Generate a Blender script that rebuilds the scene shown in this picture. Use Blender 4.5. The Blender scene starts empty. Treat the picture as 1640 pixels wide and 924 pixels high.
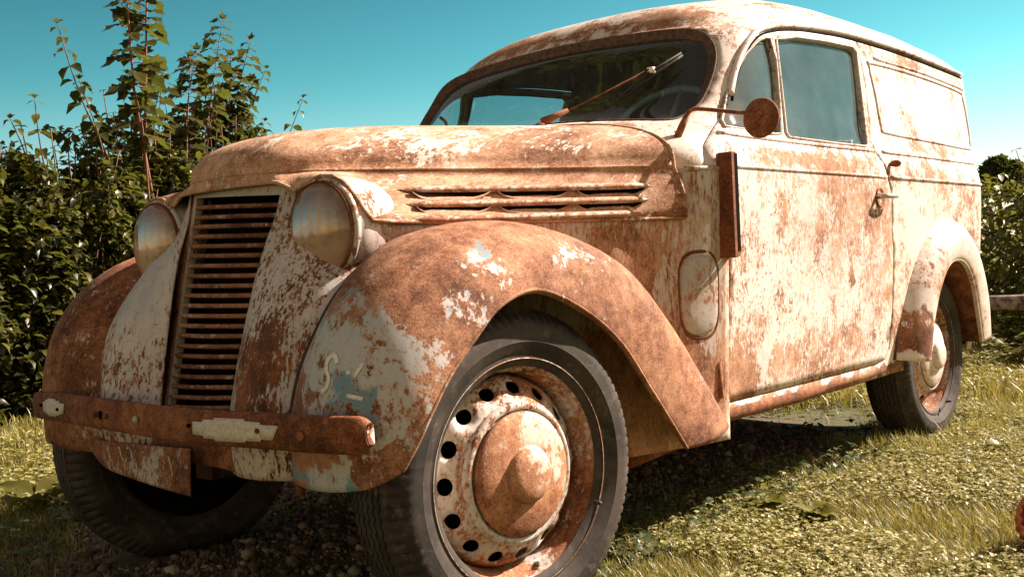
import bpy, bmesh, math, random
import numpy as np
from mathutils import Vector, Matrix, noise as mnoise
from mathutils.geometry import delaunay_2d_cdt
random.seed(7); RNG=np.random.default_rng(11)
scn=bpy.context.scene; COL=scn.collection
# ---------------------------------------------------------------- camera
cam_d=bpy.data.cameras.new('camera'); cam=bpy.data.objects.new('camera',cam_d); COL.objects.link(cam)
cam_d.sensor_width=36; cam_d.lens=37.56; cam_d.clip_start=.05; cam_d.clip_end=2000
YAW,PIT,ROL=.7112286,-.0256442,-.0489611
F=Vector((math.cos(YAW)*math.cos(PIT),math.sin(YAW)*math.cos(PIT),math.sin(PIT)))
R0=Vector((math.sin(YAW),-math.cos(YAW),0)); U0=R0.cross(F)
Rv=math.cos(ROL)*R0+math.sin(ROL)*U0; Uv=-math.sin(ROL)*R0+math.cos(ROL)*U0
m=Matrix((Rv,Uv,-F)).transposed().to_4x4(); m.translation=Vector((-1.6279,-2.0414,.7409))
cam.matrix_world=m; scn.camera=cam
CAM=m.translation.copy()
# ---------------------------------------------------------------- sky, sun, exposure
SUN=Vector((1.24,-.70,1.10)).normalized()
elev=math.asin(SUN.z)
w=bpy.data.worlds.new('World'); scn.world=w; w.use_nodes=True
nt=w.node_tree; nt.nodes.clear()
sky=nt.nodes.new('ShaderNodeTexSky'); sky.sky_type='NISHITA'; sky.sun_disc=False
sky.sun_elevation=elev; sky.sun_rotation=math.atan2(SUN.x,SUN.y)
sky.air_density=1.0; sky.dust_density=.6; sky.ozone_density=2.0
def wn(t,**k):
    o=nt.nodes.new('ShaderNode'+t)
    for a_,b_ in k.items(): setattr(o,a_,b_)
    return o
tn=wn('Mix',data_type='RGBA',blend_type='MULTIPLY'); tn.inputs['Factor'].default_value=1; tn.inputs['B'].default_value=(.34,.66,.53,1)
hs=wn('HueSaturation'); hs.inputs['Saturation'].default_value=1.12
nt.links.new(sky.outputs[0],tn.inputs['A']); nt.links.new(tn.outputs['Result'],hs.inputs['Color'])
# high and rear sky tinted warm as added fill light; hedge side stays blue-green
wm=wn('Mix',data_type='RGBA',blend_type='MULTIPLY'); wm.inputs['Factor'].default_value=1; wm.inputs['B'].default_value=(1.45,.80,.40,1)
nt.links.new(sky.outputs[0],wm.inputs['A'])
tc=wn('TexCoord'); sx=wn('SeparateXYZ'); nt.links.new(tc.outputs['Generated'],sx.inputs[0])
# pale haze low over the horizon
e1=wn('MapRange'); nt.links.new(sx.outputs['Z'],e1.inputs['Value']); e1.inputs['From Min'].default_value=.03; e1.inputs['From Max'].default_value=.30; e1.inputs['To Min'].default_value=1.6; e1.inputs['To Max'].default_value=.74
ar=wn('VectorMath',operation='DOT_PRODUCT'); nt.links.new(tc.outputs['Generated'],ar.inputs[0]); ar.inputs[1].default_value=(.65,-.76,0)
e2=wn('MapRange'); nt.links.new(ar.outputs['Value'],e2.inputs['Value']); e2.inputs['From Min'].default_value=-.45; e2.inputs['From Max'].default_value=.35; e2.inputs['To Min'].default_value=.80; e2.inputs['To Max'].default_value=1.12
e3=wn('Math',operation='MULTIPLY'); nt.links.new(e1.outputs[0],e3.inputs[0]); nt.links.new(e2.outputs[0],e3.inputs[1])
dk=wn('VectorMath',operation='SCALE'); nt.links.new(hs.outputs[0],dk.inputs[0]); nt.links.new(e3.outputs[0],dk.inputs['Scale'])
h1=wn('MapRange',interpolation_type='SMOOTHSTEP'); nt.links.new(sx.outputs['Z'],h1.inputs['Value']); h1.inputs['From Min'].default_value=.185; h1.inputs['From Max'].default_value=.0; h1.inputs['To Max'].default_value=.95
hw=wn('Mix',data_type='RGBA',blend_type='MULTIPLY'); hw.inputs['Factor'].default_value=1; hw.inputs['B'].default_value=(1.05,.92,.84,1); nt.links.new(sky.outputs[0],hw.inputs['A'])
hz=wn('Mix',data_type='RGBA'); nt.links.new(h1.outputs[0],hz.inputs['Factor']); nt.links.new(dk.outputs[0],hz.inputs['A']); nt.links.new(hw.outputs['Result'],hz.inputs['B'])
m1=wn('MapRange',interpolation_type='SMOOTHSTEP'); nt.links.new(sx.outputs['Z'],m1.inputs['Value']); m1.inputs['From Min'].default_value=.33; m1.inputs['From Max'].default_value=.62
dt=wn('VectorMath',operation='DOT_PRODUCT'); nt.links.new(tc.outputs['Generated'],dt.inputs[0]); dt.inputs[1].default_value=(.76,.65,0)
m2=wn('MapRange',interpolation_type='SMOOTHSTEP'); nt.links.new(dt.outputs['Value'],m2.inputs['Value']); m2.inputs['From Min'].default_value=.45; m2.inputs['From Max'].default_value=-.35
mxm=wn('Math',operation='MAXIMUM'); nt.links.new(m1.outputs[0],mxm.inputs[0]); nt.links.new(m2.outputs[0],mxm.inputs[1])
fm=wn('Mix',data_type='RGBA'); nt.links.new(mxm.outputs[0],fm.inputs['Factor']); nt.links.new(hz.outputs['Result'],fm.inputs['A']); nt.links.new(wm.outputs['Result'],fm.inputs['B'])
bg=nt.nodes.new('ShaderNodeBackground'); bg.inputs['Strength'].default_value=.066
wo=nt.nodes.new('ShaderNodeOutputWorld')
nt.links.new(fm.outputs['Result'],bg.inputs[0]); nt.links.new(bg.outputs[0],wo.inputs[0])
sl=bpy.data.lights.new('sun','SUN'); sl.energy=5.0; sl.angle=math.radians(.5); sl.color=(1,.84,.70)
so=bpy.data.objects.new('sun',sl); COL.objects.link(so); so.rotation_euler=SUN.to_track_quat('Z','Y').to_euler()
scn.view_settings.view_transform='Standard'; scn.view_settings.look='None'; scn.view_settings.gamma=1
scn.view_settings.exposure=1.54; scn.view_settings.use_curve_mapping=False
scn.cycles.max_bounces=6; scn.cycles.transparent_max_bounces=12; scn.cycles.caustics_reflective=False; scn.cycles.caustics_refractive=False
scn.cycles.use_denoising=True
# ---------------------------------------------------------------- helpers
def tag(o,label=None,cat=None,group=None,kind=None):
    if label: o['label']=label
    if cat: o['category']=cat
    if group: o['group']=group
    if kind: o['kind']=kind
    return o
def mesh_obj(name,verts,faces,mat,parent=None,smooth=True,solid=0,offset=-1,loc=None,auto=None):
    me=bpy.data.meshes.new(name); me.from_pydata([tuple(v) for v in verts],[],[tuple(f) for f in faces]); me.update()
    o=bpy.data.objects.new(name,me); COL.objects.link(o)
    if mat: me.materials.append(mat)
    if smooth:
        me.polygons.foreach_set('use_smooth',[True]*len(me.polygons))
        if auto: me.set_sharp_from_angle(angle=math.radians(auto))
    if solid:
        s=o.modifiers.new('solid','SOLIDIFY'); s.thickness=solid; s.offset=offset
    if parent: o.parent=parent
    if loc: o.location=loc
    return o
def empty(name,loc=(0,0,0),parent=None):
    o=bpy.data.objects.new(name,None); COL.objects.link(o); o.location=loc; o.empty_display_size=.1
    if parent: o.parent=parent
    return o
class MB:
    def __init__(s): s.v=[]; s.f=[]
    def add(s,v,f):
        n=len(s.v); s.v+= [tuple(p) for p in v]; s.f+=[tuple(i+n for i in q) for q in f]; return s
    def grid(s,rows,closed=False,flip=False):
        R=len(rows);C_=len(rows[0]); v=[p for r in rows for p in r]; f=[]
        for i in range(R-1):
            for j in range(C_ if closed else C_-1):
                k=(j+1)%C_
                q=(i*C_+j,i*C_+k,(i+1)*C_+k,(i+1)*C_+j)
                f.append(q[::-1] if flip else q)
        return s.add(v,f)
    def tube(s,path,r,seg=8,closed=False,sx=1,cap=True,up=None):
        P=[Vector(p) for p in path]; n=len(P); rows=[]
        rr=r if isinstance(r,(list,tuple)) else [r]*n
        prev=None
        for i in range(n):
            if closed: t=(P[(i+1)%n]-P[i-1])
            else: t=P[min(i+1,n-1)]-P[max(i-1,0)]
            t=t.normalized() if t.length>0 else Vector((1,0,0))
            if prev is None:
                a=Vector(up) if up else (Vector((0,0,1)) if abs(t.z)<.9 else Vector((1,0,0)))
            else: a=prev
            a=(a-t*a.dot(t)).normalized(); prev=a; b=t.cross(a)
            rows.append([P[i]+a*rr[i]*math.cos(2*math.pi*k/seg)+b*rr[i]*sx*math.sin(2*math.pi*k/seg) for k in range(seg)])
        if closed: rows.append(rows[0])
        base=len(s.v); s.grid(rows,closed=True)
        if cap and not closed:
            s.f.append(tuple(base+k for k in range(seg))[::-1]); s.f.append(tuple(base+(n-1)*seg+k for k in range(seg)))
        return s
    def box(s,c,d,rot=None):
        v=[]
        for x in (-1,1):
            for y in (-1,1):
                for z in (-1,1):
                    p=Vector((x*d[0]/2,y*d[1]/2,z*d[2]/2))
                    if rot: p=rot@p
                    v.append(p+Vector(c))
        return s.add(v,[(0,1,3,2),(4,6,7,5),(0,4,5,1),(2,3,7,6),(0,2,6,4),(1,5,7,3)])
    def lathe(s,prof,axis=(0,-1,0),c=(0,0,0),seg=64,rad=None):
        """prof (r, along axis)"""
        ax=Vector(axis).normalized(); a=Vector((0,0,1)) if abs(ax.z)<.9 else Vector((1,0,0)); a=(a-ax*a.dot(ax)).normalized(); b=ax.cross(a)
        rows=[]
        for i,(r,d) in enumerate(prof):
            row=[]
            for k in range(seg):
                t=2*math.pi*k/seg; q=r if rad is None else rad(i,t,r)
                row.append(Vector(c)+ax*d+a*q*math.cos(t)+b*q*math.sin(t))
            rows.append(row)
        return s.grid(rows,closed=True)
    def build(s,name,mat,parent=None,**k): return mesh_obj(name,s.v,s.f,mat,parent,**k)
def flipy(p): return (p[0],-p[1],p[2])
def cr(pts,n):
    """Catmull-Rom resample of a list of tuples, n subdivisions per span"""
    out=[];N=len(pts)
    for i in range(N-1):
        p0=pts[max(i-1,0)];p1=pts[i];p2=pts[i+1];p3=pts[min(i+2,N-1)]
        for k in range(n):
            t=k/n
            out.append(tuple(.5*((2*b)+(-a+c)*t+(2*a-5*b+4*c-d)*t*t+(-a+3*b-3*c+d)*t**3) for a,b,c,d in zip(p0,p1,p2,p3)))
    out.append(tuple(pts[-1])); return out
def cr_closed(pts,n):
    N=len(pts);out=[]
    for i in range(N):
        p0,p1,p2,p3=pts[i-1],pts[i],pts[(i+1)%N],pts[(i+2)%N]
        for k in range(n):
            t=k/n
            out.append(tuple(.5*((2*b)+(-a+c)*t+(2*a-5*b+4*c-d)*t*t+(-a+3*b-3*c+d)*t**3) for a,b,c,d in zip(p0,p1,p2,p3)))
    return out
def surf(stations,nu=6,nv=5):
    """smooth both ways"""
    rows=[cr(s_,nv) for s_ in stations]
    cols=[cr([r[j] for r in rows],nu) for j in range(len(rows[0]))]
    return [[c[i] for c in cols] for i in range(len(cols[0]))]
def inpoly(p,poly):
    c=False; x,y=p; j=len(poly)-1
    for i in range(len(poly)):
        xi,yi=poly[i];xj,yj=poly[j]
        if (yi>y)!=(yj>y) and x<(xj-xi)*(y-yi)/(yj-yi)+xi: c=not c
        j=i
    return c
def dens(poly,step):
    out=[]
    for i in range(len(poly)):
        a,b=poly[i],poly[(i+1)%len(poly)]
        n=max(1,int(math.dist(a,b)/step))
        out+=[(lerp(a[0],b[0],k/n),lerp(a[1],b[1],k/n)) for k in range(n)]
    return out
def cdt(outline,holes,step,bstep=None):
    """triangulate outline minus holes with interior points on a grid; 2D domain"""
    bstep=bstep or step
    loops=[dens(outline,bstep)]+[dens(h,bstep) for h in holes]
    pts=[];edges=[]
    for L in loops:
        n=len(pts); pts+=L; edges+=[(n+i,n+(i+1)%len(L)) for i in range(len(L))]
    bp_=np.array(pts)
    x0,y0=bp_.min(0);x1,y1=bp_.max(0)
    nx=max(2,int((x1-x0)/step));ny=max(2,int((y1-y0)/step))
    for i in range(1,nx):
        for j in range(1,ny):
            p=(x0+(x1-x0)*(i+(.5 if j%2 else 0))/nx,y0+(y1-y0)*j/ny)
            if np.min((bp_[:,0]-p[0])**2+(bp_[:,1]-p[1])**2)<(step*.55)**2: continue
            if inpoly(p,loops[0]) and not any(inpoly(p,h) for h in loops[1:]): pts.append(p)
    r=delaunay_2d_cdt([Vector(p) for p in pts],edges,[],0,1e-7)
    V=[(v.x,v.y) for v in r[0]]; fs=[]
    for f in r[2]:
        c=(sum(V[i][0] for i in f)/len(f),sum(V[i][1] for i in f)/len(f))
        if inpoly(c,loops[0]) and not any(inpoly(c,h) for h in loops[1:]): fs.append(tuple(f))
    return V,fs
# ---------------------------------------------------------------- van body surface
def lerp(a,b,t): return a+(b-a)*t
def itp(xs,ys,x):
    if x<=xs[0]: return ys[0]
    if x>=xs[-1]: return ys[-1]
    for i in range(len(xs)-1):
        if x<=xs[i+1]:
            h=xs[i+1]-xs[i]; t=(x-xs[i])/h
            def sl(k):
                if k<=0 or k>=len(xs)-1: return 0.0 if len(xs)<3 else (ys[min(k+1,len(xs)-1)]-ys[max(k-1,0)])/(xs[min(k+1,len(xs)-1)]-xs[max(k-1,0)])
                d0=(ys[k]-ys[k-1])/(xs[k]-xs[k-1]); d1=(ys[k+1]-ys[k])/(xs[k+1]-xs[k])
                return 0.0 if d0*d1<=0 else 2*d0*d1/(d0+d1)
            m0,m1=sl(i),sl(i+1)
            t2,t3=t*t,t*t*t
            return (2*t3-3*t2+1)*ys[i]+(t3-2*t2+t)*h*m0+(-2*t3+3*t2)*ys[i+1]+(t3-t2)*h*m1
# body rows: z, half width, front x, front corner radius, rear x, rear radius, front crown
ROWS=[(.30,.655,.70,.03,2.86,.07,0),(.50,.678,.70,.03,2.90,.07,0),(.75,.692,.69,.03,2.925,.07,0),(.90,.697,.67,.12,2.935,.07,.02),
(.955,.697,.62,.16,2.935,.07,.10),(1.00,.690,.64,.18,2.935,.07,.085),(1.04,.674,.70,.20,2.94,.07,.07),(1.08,.660,.775,.20,2.95,.07,.045),
(1.12,.650,.835,.20,2.965,.07,.03),(1.25,.630,.950,.18,3.02,.07,.02),(1.36,.610,1.035,.15,3.06,.07,.03),(1.405,.600,1.075,.15,3.08,.07,.03),
(1.432,.592,1.10,.16,3.09,.08,.035),(1.462,.572,1.125,.18,3.08,.11,.035),(1.492,.542,1.16,.20,3.06,.14,.03),(1.522,.50,1.20,.23,3.02,.18,.02),
(1.548,.435,1.26,.26,2.96,.22,.01),(1.572,.33,1.35,.26,2.86,.25,0),(1.588,.20,1.47,.18,2.72,.18,0),(1.595,.06,1.60,.05,2.55,.05,0)]
VN=len(ROWS)-1
_vs=list(range(len(ROWS)))
def rowp(v): return [itp(_vs,[r[k] for r in ROWS],v) for k in range(7)]
DZX=[1.0,1.15,1.3,1.5,1.8,2.4,2.75,3.05]; DZY=[-.055,-.05,-.042,-.018,0,.004,-.006,-.012]
def B(a,v):
    """near side body point; a 0..5, v 0..VN ; y negative"""
    z,w,xf,rf,xb,rb,cr=rowp(v)
    rf=min(rf,w-.005);rb=min(rb,w-.005)
    bow=.035 if v>5 else .035*max(0,v-4)
    if a<1: y=a*(w-rf); x=xf
    elif a<2:
        t=(a-1)*math.pi/2; y=w-rf+rf*math.sin(t); x=xf+rf-rf*math.cos(t)
    elif a<3: x=lerp(xf+rf,xb-rb,a-2); y=w
    elif a<4:
        t=(a-3)*math.pi/2; y=w-rb+rb*math.cos(t); x=xb-rb+rb*math.sin(t)
    else: y=(5-a)*(w-rb); x=xb
    fx=max(0,1-(x-xf)/.5)
    z+=cr*max(0,1-(y/w)**2)*fx
    if a<2: x-=bow*max(0,1-(y/w)**2)
    t=(x-1.75)/1.15
    y*=1-.035*t*t*(1 if x>1.75 else .8)
    if v>9:
        k=min(1,(v-9)/3); z+=k*itp(DZX,DZY,x)
        if v>12: z-=0
    return (x,-y,z)
def inv(f,a0,v0,cost_pt,dims,alim,vlim):
    """find (a,v) so that chosen dims of B match cost_pt"""
    a,v=a0,v0
    for _ in range(60):
        p=f(a,v); e=[p[d]-c for d,c in zip(dims,cost_pt)]
        h=1e-4
        pa=f(a+h,v);pv=f(a,v+h)
        j=[[(pa[d]-p[d])/h,(pv[d]-p[d])/h] for d in dims]
        det=j[0][0]*j[1][1]-j[0][1]*j[1][0]
        if abs(det)<1e-9: break
        da=(e[0]*j[1][1]-e[1]*j[0][1])/det; dv=(j[0][0]*e[1]-j[1][0]*e[0])/det
        s=min(1,.3/max(abs(da),1e-9),1.0/max(abs(dv),1e-9))
        a=min(max(a-s*da,alim[0]),alim[1]); v=min(max(v-s*dv,vlim[0]),vlim[1])
        if abs(da)+abs(dv)<1e-6: break
    return a,v
def side_av(x,z): return inv(B,2.3,itp([r[0] for r in ROWS],_vs,z),(x,z),(0,2),(1.05,4.0),(0,VN))
# flat development of the body surface: a -> along, s -> up the side
_S=[0]
for i in range(VN):
    p,q=B(2.5,i),B(2.5,i+1); _S.append(_S[-1]+math.dist(p,q))
def s_of(v): i=min(int(v),VN-1); return lerp(_S[i],_S[i+1],v-i)
def v_of(s):
    for i in range(VN):
        if s<=_S[i+1]: return i+max(0,(s-_S[i]))/(_S[i+1]-_S[i])
    return VN
_AL=[0,.50,.80,2.80,2.95,3.45]
def l_of(a):
    if a<0: return -l_of(-a)
    i=min(int(a),4); return lerp(_AL[i],_AL[i+1],a-i)
def a_of(l):
    if l<0: return -a_of(-l)
    for i in range(5):
        if l<=_AL[i+1]: return i+(l-_AL[i])/(_AL[i+1]-_AL[i])
    return 5
def BS(l,s,off=0):
    """body point from flat coordinates (l<0: the other side), moved off metres outwards"""
    def b(l,s):
        a=a_of(l)
        return Vector(B(a,v_of(s))) if a>=0 else Vector(flipy(B(-a,v_of(s))))
    p=b(l,s)
    if off:
        e=2e-3; s=min(s,_S[-1]-3*e)
        u=b(l+e,s)-b(l-e,s); v=b(l,s+e)-b(l,s-e if s>e else 0)
        n=u.cross(v)
        if n.length>0: p=p+n.normalized()*off
    return p
def side_ls(x,z): a,v=side_av(x,z); return (l_of(a),s_of(v))
def front_ls(y,z):
    a,v=inv(B,.6,7,(-abs(y),z),(1,2),(0,2),(3,VN)); l=l_of(a)
    return (l if y<=0 else -l, s_of(v))
def body_panel(outline,holes,step,off=0,mirror=False,bstep=None):
    V,fs=cdt(outline,holes,step,bstep)
    P=[BS(x,y,off) for x,y in V]
    # consistent outward winding
    ctr=Vector((1.9,0,.8)); out=[]
    for f in fs:
        a,b,c=P[f[0]],P[f[1]],P[f[2]]; n=(b-a).cross(c-a); cc=(a+b+c)/3
        out.append(f if n.dot(cc-ctr)>0 else f[::-1])
    if mirror: P=[Vector(flipy(p)) for p in P]; out=[f[::-1] for f in out]
    return P,out
def inset(poly,d):
    """shrink a closed 2D polygon by d"""
    n=len(poly); A=sum(poly[i][0]*poly[(i+1)%n][1]-poly[(i+1)%n][0]*poly[i][1] for i in range(n)); sg=1 if A>0 else -1
    out=[]
    for i in range(n):
        a,b,c=Vector(poly[i-1]),Vector(poly[i]),Vector(poly[(i+1)%n])
        t=(c-a).normalized() if (c-a).length>0 else Vector((1,0)); out.append((b.x-t.y*d*sg,b.y+t.x*d*sg))
    return out
def path_bs(pts,off=0,mirror=False):
    o=[BS(l,s,off) for l,s in pts]
    return [Vector(flipy(p)) for p in o] if mirror else o
# ---------------------------------------------------------------- materials
class NT:
    def __init__(s,name):
        s.m=bpy.data.materials.new(name); s.m.use_nodes=True; s.t=s.m.node_tree; s.t.nodes.clear()
        s.out=s.t.nodes.new('ShaderNodeOutputMaterial')
    def n(s,typ,**k):
        o=s.t.nodes.new('ShaderNode'+typ)
        for a,b in k.items(): setattr(o,a,b)
        return o
    def l(s,a,b): s.t.links.new(a,b)
    def put(s,inp,v):
        if hasattr(v,'is_output') or isinstance(v,bpy.types.NodeSocket): s.l(v,inp)
        else: inp.default_value=v
    def math(s,op,a,b=0,c=0,clamp=False):
        o=s.n('Math',operation=op,use_clamp=clamp); s.put(o.inputs[0],a); s.put(o.inputs[1],b); s.put(o.inputs[2],c); return o.outputs[0]
    def vm(s,op,a,b=(0,0,0)):
        o=s.n('VectorMath',operation=op); s.put(o.inputs[0],a); s.put(o.inputs[1],b)
        return o.outputs['Value'] if op in('LENGTH','DISTANCE','DOT_PRODUCT') else o.outputs[0]
    def noise(s,vec,scale,detail=5,rough=.6,dist=0):
        o=s.n('TexNoise'); s.l(vec,o.inputs['Vector']); o.inputs['Scale'].default_value=scale; o.inputs['Detail'].default_value=detail
        o.inputs['Roughness'].default_value=rough; o.inputs['Distortion'].default_value=dist; return o.outputs['Fac']
    def mix(s,f,a,b):
        o=s.n('Mix',data_type='RGBA'); s.put(o.inputs['Factor'],f); s.put(o.inputs['A'],a); s.put(o.inputs['B'],b); return o.outputs['Result']
    def ss(s,v,lo,hi,a=0,b=1):
        o=s.n('MapRange',interpolation_type='SMOOTHSTEP'); s.put(o.inputs['Value'],v); o.inputs['From Min'].default_value=lo; o.inputs['From Max'].default_value=hi
        o.inputs['To Min'].default_value=a; o.inputs['To Max'].default_value=b; return o.outputs[0]
    def ramp(s,f,stops):
        o=s.n('ValToRGB'); s.l(f,o.inputs[0]); e=o.color_ramp.elements
        while len(e)<len(stops): e.new(.5)
        for i,(p,c) in enumerate(stops): e[i].position=p; e[i].color=(*c,1)
        return o.outputs[0]
def c4(c): return (*c,1)
CREAM=(.72,.64,.59); GREY=(.40,.42,.41); BLUE=(.11,.25,.32); WHITE=(.84,.79,.73)
def rusty(name,cover=.5,paint=CREAM,paint2=GREY,blue=.0,spots=(),scale=1.0,stretch=(1,1,1),speck=.5,dark=.5,seed=0.0,edge=.05,soft=.0,pale=0.0,amp=1.0,vert=.5):
    """flaking paint over rust. cover 0..1; spots (x,y,z,rx,ry,rz,amount): + more rust, - more paint"""
    k=NT(name); tc=k.n('TexCoord'); P=tc.outputs['Object']
    Ps=k.vm('ADD',k.vm('MULTIPLY',P,stretch),(seed,seed*1.7,seed*.6))
    big=k.noise(Ps,2.6*scale,3,.55); med=k.noise(Ps,9*scale,8,.68,.35); fin=k.noise(Ps,42*scale,6,.7); grit=k.noise(Ps,230,3,.65)
    wob=k.n('TexNoise'); k.l(Ps,wob.inputs['Vector']); wob.inputs['Scale'].default_value=14; wob.inputs['Detail'].default_value=5
    Pw=k.vm('ADD',P,k.vm('MULTIPLY',k.vm('SUBTRACT',wob.outputs['Color'],(.5,.5,.5)),(.16,.16,.16)))
    f=k.math('ADD',k.math('MULTIPLY',big,.60),k.math('ADD',k.math('MULTIPLY',med,.75),k.math('MULTIPLY',fin,.60)))
    f=k.math('ADD',f,(cover-.5)*1.1-.975+.5)
    if amp!=1: f=k.math('ADD',k.math('MULTIPLY',k.math('SUBTRACT',f,.5),amp),.5)
    for (x,y,z,rx,ry,rz,am) in spots:
        d=k.vm('LENGTH',k.vm('MULTIPLY',k.vm('SUBTRACT',Pw,(x,y,z)),(1/rx,1/ry,1/rz)))
        f=k.math('ADD',f,k.ss(d,.35,1.15,am,0))
    gr2=k.noise(k.vm('MULTIPLY',Ps,(130,130,60)),1,4,.7)
    f=k.math('ADD',f,k.math('MULTIPLY',k.math('SUBTRACT',gr2,.5),speck*1.1))
    f=k.math('ADD',f,k.math('MULTIPLY',k.math('SUBTRACT',k.noise(k.vm('MULTIPLY',P,(38,38,3.5)),1,4,.6),.5),.35*vert))
    mask=k.ss(f,.5-edge-soft,.5+edge+soft)
    # thin halo: stained paint near rust
    halo=k.ss(f,.5-.20,.5+.02)
    dots=k.ss(k.noise(Ps,95,3,.55),.60,.68)
    dots=k.math('MULTIPLY',dots,k.ss(k.noise(Ps,7,3,.6),.38,.62,0,speck))
    mask=k.math('MAXIMUM',mask,dots)
    rn=k.math('ADD',k.math('ADD',k.math('MULTIPLY',k.noise(Ps,6,4,.6),.34),k.math('MULTIPLY',k.noise(Ps,34,8,.78),.40)),k.math('MULTIPLY',grit,.26))
    rust=k.ramp(rn,[(.38,(.030,.009,.004)),(.455,(.10,.028,.009)),(.51,(.24,.078,.028)),(.57,(.40,.165,.072)),(.65,(.55,.29,.16))])
    rust=k.mix(k.ss(k.noise(Ps,4.5,5,.65),.38,.62,0,.62*(1-dark)+.04),rust,k.ramp(rn,[(.40,(.36,.15,.075)),(.52,(.56,.30,.18)),(.62,(.68,.44,.30))]))
    if pale>0: rust=k.mix(k.ss(k.noise(Ps,3.1,6,.68),.30,.62,pale*.35,pale),rust,k.ramp(rn,[(.39,(.11,.042,.020)),(.455,(.34,.16,.085)),(.52,(.56,.345,.23)),(.58,(.68,.48,.36)),(.65,(.82,.70,.60))]))
    rust=k.mix(.75*max(0,dark-.3),rust,k.mix(1.0,rust,k.ramp(rn,[(.40,(.035,.011,.005)),(.52,(.16,.05,.018)),(.64,(.34,.13,.055))])))
    pc=k.mix(k.ss(k.noise(Ps,3.3,5,.6),.42,.60),c4(paint),c4(paint2))
    if blue>0: pc=k.mix(k.ss(k.noise(Ps,8,4,.6,.4),.72-blue*.45,.80-blue*.45),pc,c4(BLUE))
    pc=k.mix(k.math('MULTIPLY',halo,.55),pc,c4((.46,.27,.17)))
    streak=k.noise(k.vm('MULTIPLY',P,(60,60,7)),1,4,.6)
    pc=k.mix(k.ss(streak,.52,.80,0,.40),pc,c4((.30,.17,.10)))
    pc=k.mix(k.ss(grit,.45,.75,0,.25),pc,c4((.25,.17,.12)))
    col=k.mix(mask,pc,rust)
    b=k.n('BsdfPrincipled'); k.l(col,b.inputs['Base Color']); k.l(k.math('ADD',k.math('MULTIPLY',mask,.38),k.math('ADD',.42,k.math('MULTIPLY',fin,.12))),b.inputs['Roughness'])
    b.inputs['Specular IOR Level'].default_value=.4
    h=k.math('ADD',k.math('MULTIPLY',mask,-.6),k.math('ADD',k.math('MULTIPLY',k.math('MULTIPLY',grit,mask),1.1),k.math('MULTIPLY',rn,k.math('ADD',k.math('MULTIPLY',mask,.9),.10))))
    bu=k.n('Bump'); bu.inputs['Distance'].default_value=.0011; bu.inputs['Strength'].default_value=.5; k.l(h,bu.inputs['Height'])
    b2=k.n('Bump'); b2.inputs['Distance'].default_value=.012; b2.inputs['Strength'].default_value=.35; k.l(k.noise(P,7,2,.5,.3),b2.inputs['Height']); k.l(b2.outputs[0],bu.inputs['Normal']); k.l(bu.outputs[0],b.inputs['Normal'])
    k.l(b.outputs[0],k.out.inputs[0]); return k.m
def plain(name,col,rough=.6,metal=0,var=.25,scale=40,bump=.3,bd=.001,spec=.5):
    k=NT(name); P=k.n('TexCoord').outputs['Object']; n1=k.noise(P,scale,6,.65)
    c=k.mix(k.ss(n1,.3,.7),c4(tuple(x*(1-var) for x in col)),c4(tuple(min(1,x*(1+var)) for x in col)))
    b=k.n('BsdfPrincipled'); k.l(c,b.inputs['Base Color']); b.inputs['Roughness'].default_value=rough; b.inputs['Metallic'].default_value=metal; b.inputs['Specular IOR Level'].default_value=spec
    bu=k.n('Bump'); bu.inputs['Distance'].default_value=bd; bu.inputs['Strength'].default_value=bump; k.l(n1,bu.inputs['Height']); k.l(bu.outputs[0],b.inputs['Normal'])
    k.l(b.outputs[0],k.out.inputs[0]); return k.m
def glass(name,tint=(.5,.6,.6),dust=.3,dustcol=(.35,.36,.33),rough=.03,streaky=True,lo=.35,hi=.75):
    k=NT(name); P=k.n('TexCoord').outputs['Object']
    tr=k.n('BsdfTransparent'); tr.inputs[0].default_value=c4(tint)
    gl=k.n('BsdfGlossy'); gl.inputs['Roughness'].default_value=rough
    lw=k.n('LayerWeight'); lw.inputs['Blend'].default_value=.5; fr=k.n('Math',operation='MULTIPLY_ADD'); k.l(k.math('POWER',lw.outputs['Facing'],4.0),fr.inputs[0]); fr.inputs[1].default_value=.92; fr.inputs[2].default_value=.06
    m1=k.n('MixShader'); k.l(fr.outputs[0],m1.inputs[0]); k.l(tr.outputs[0],m1.inputs[1]); k.l(gl.outputs[0],m1.inputs[2])
    df=k.n('BsdfDiffuse'); df.inputs[0].default_value=c4(dustcol)
    n1=k.noise(k.vm('MULTIPLY',P,(22,22,4) if streaky else (9,9,9)),1,6,.65); n2=k.noise(P,3,4,.5)
    f=k.ss(k.math('ADD',k.math('MULTIPLY',n1,.6),k.math('MULTIPLY',n2,.4)),lo,hi,dust*.35,dust)
    m2=k.n('MixShader'); k.l(f,m2.inputs[0]); k.l(m1.outputs[0],m2.inputs[1]); k.l(df.outputs[0],m2.inputs[2]); k.l(m2.outputs[0],k.out.inputs[0]); return k.m
def leafmat(name,cols,trans=.35,rough=.38,spec=.6,trcol=(.22,.25,.03)):
    k=NT(name); g=k.n('NewGeometry'); r=g.outputs['Random Per Island']
    c=k.ramp(r,[(i/(len(cols)-1),x) for i,x in enumerate(cols)])
    P=k.n('TexCoord').outputs['Object']; c=k.mix(k.ss(k.noise(P,60,3,.6),.3,.7,0,.35),c,k.mix(.5,c,c4((.02,.02,.008))))
    b=k.n('BsdfPrincipled'); k.l(c,b.inputs['Base Color']); b.inputs['Roughness'].default_value=rough; b.inputs['Specular IOR Level'].default_value=spec
    t=k.n('BsdfTranslucent'); k.l(k.mix(.6,c,c4(trcol)),t.inputs[0])
    mx=k.n('MixShader'); mx.inputs[0].default_value=trans; k.l(b.outputs[0],mx.inputs[1]); k.l(t.outputs[0],mx.inputs[2]); k.l(mx.outputs[0],k.out.inputs[0]); return k.m
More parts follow.
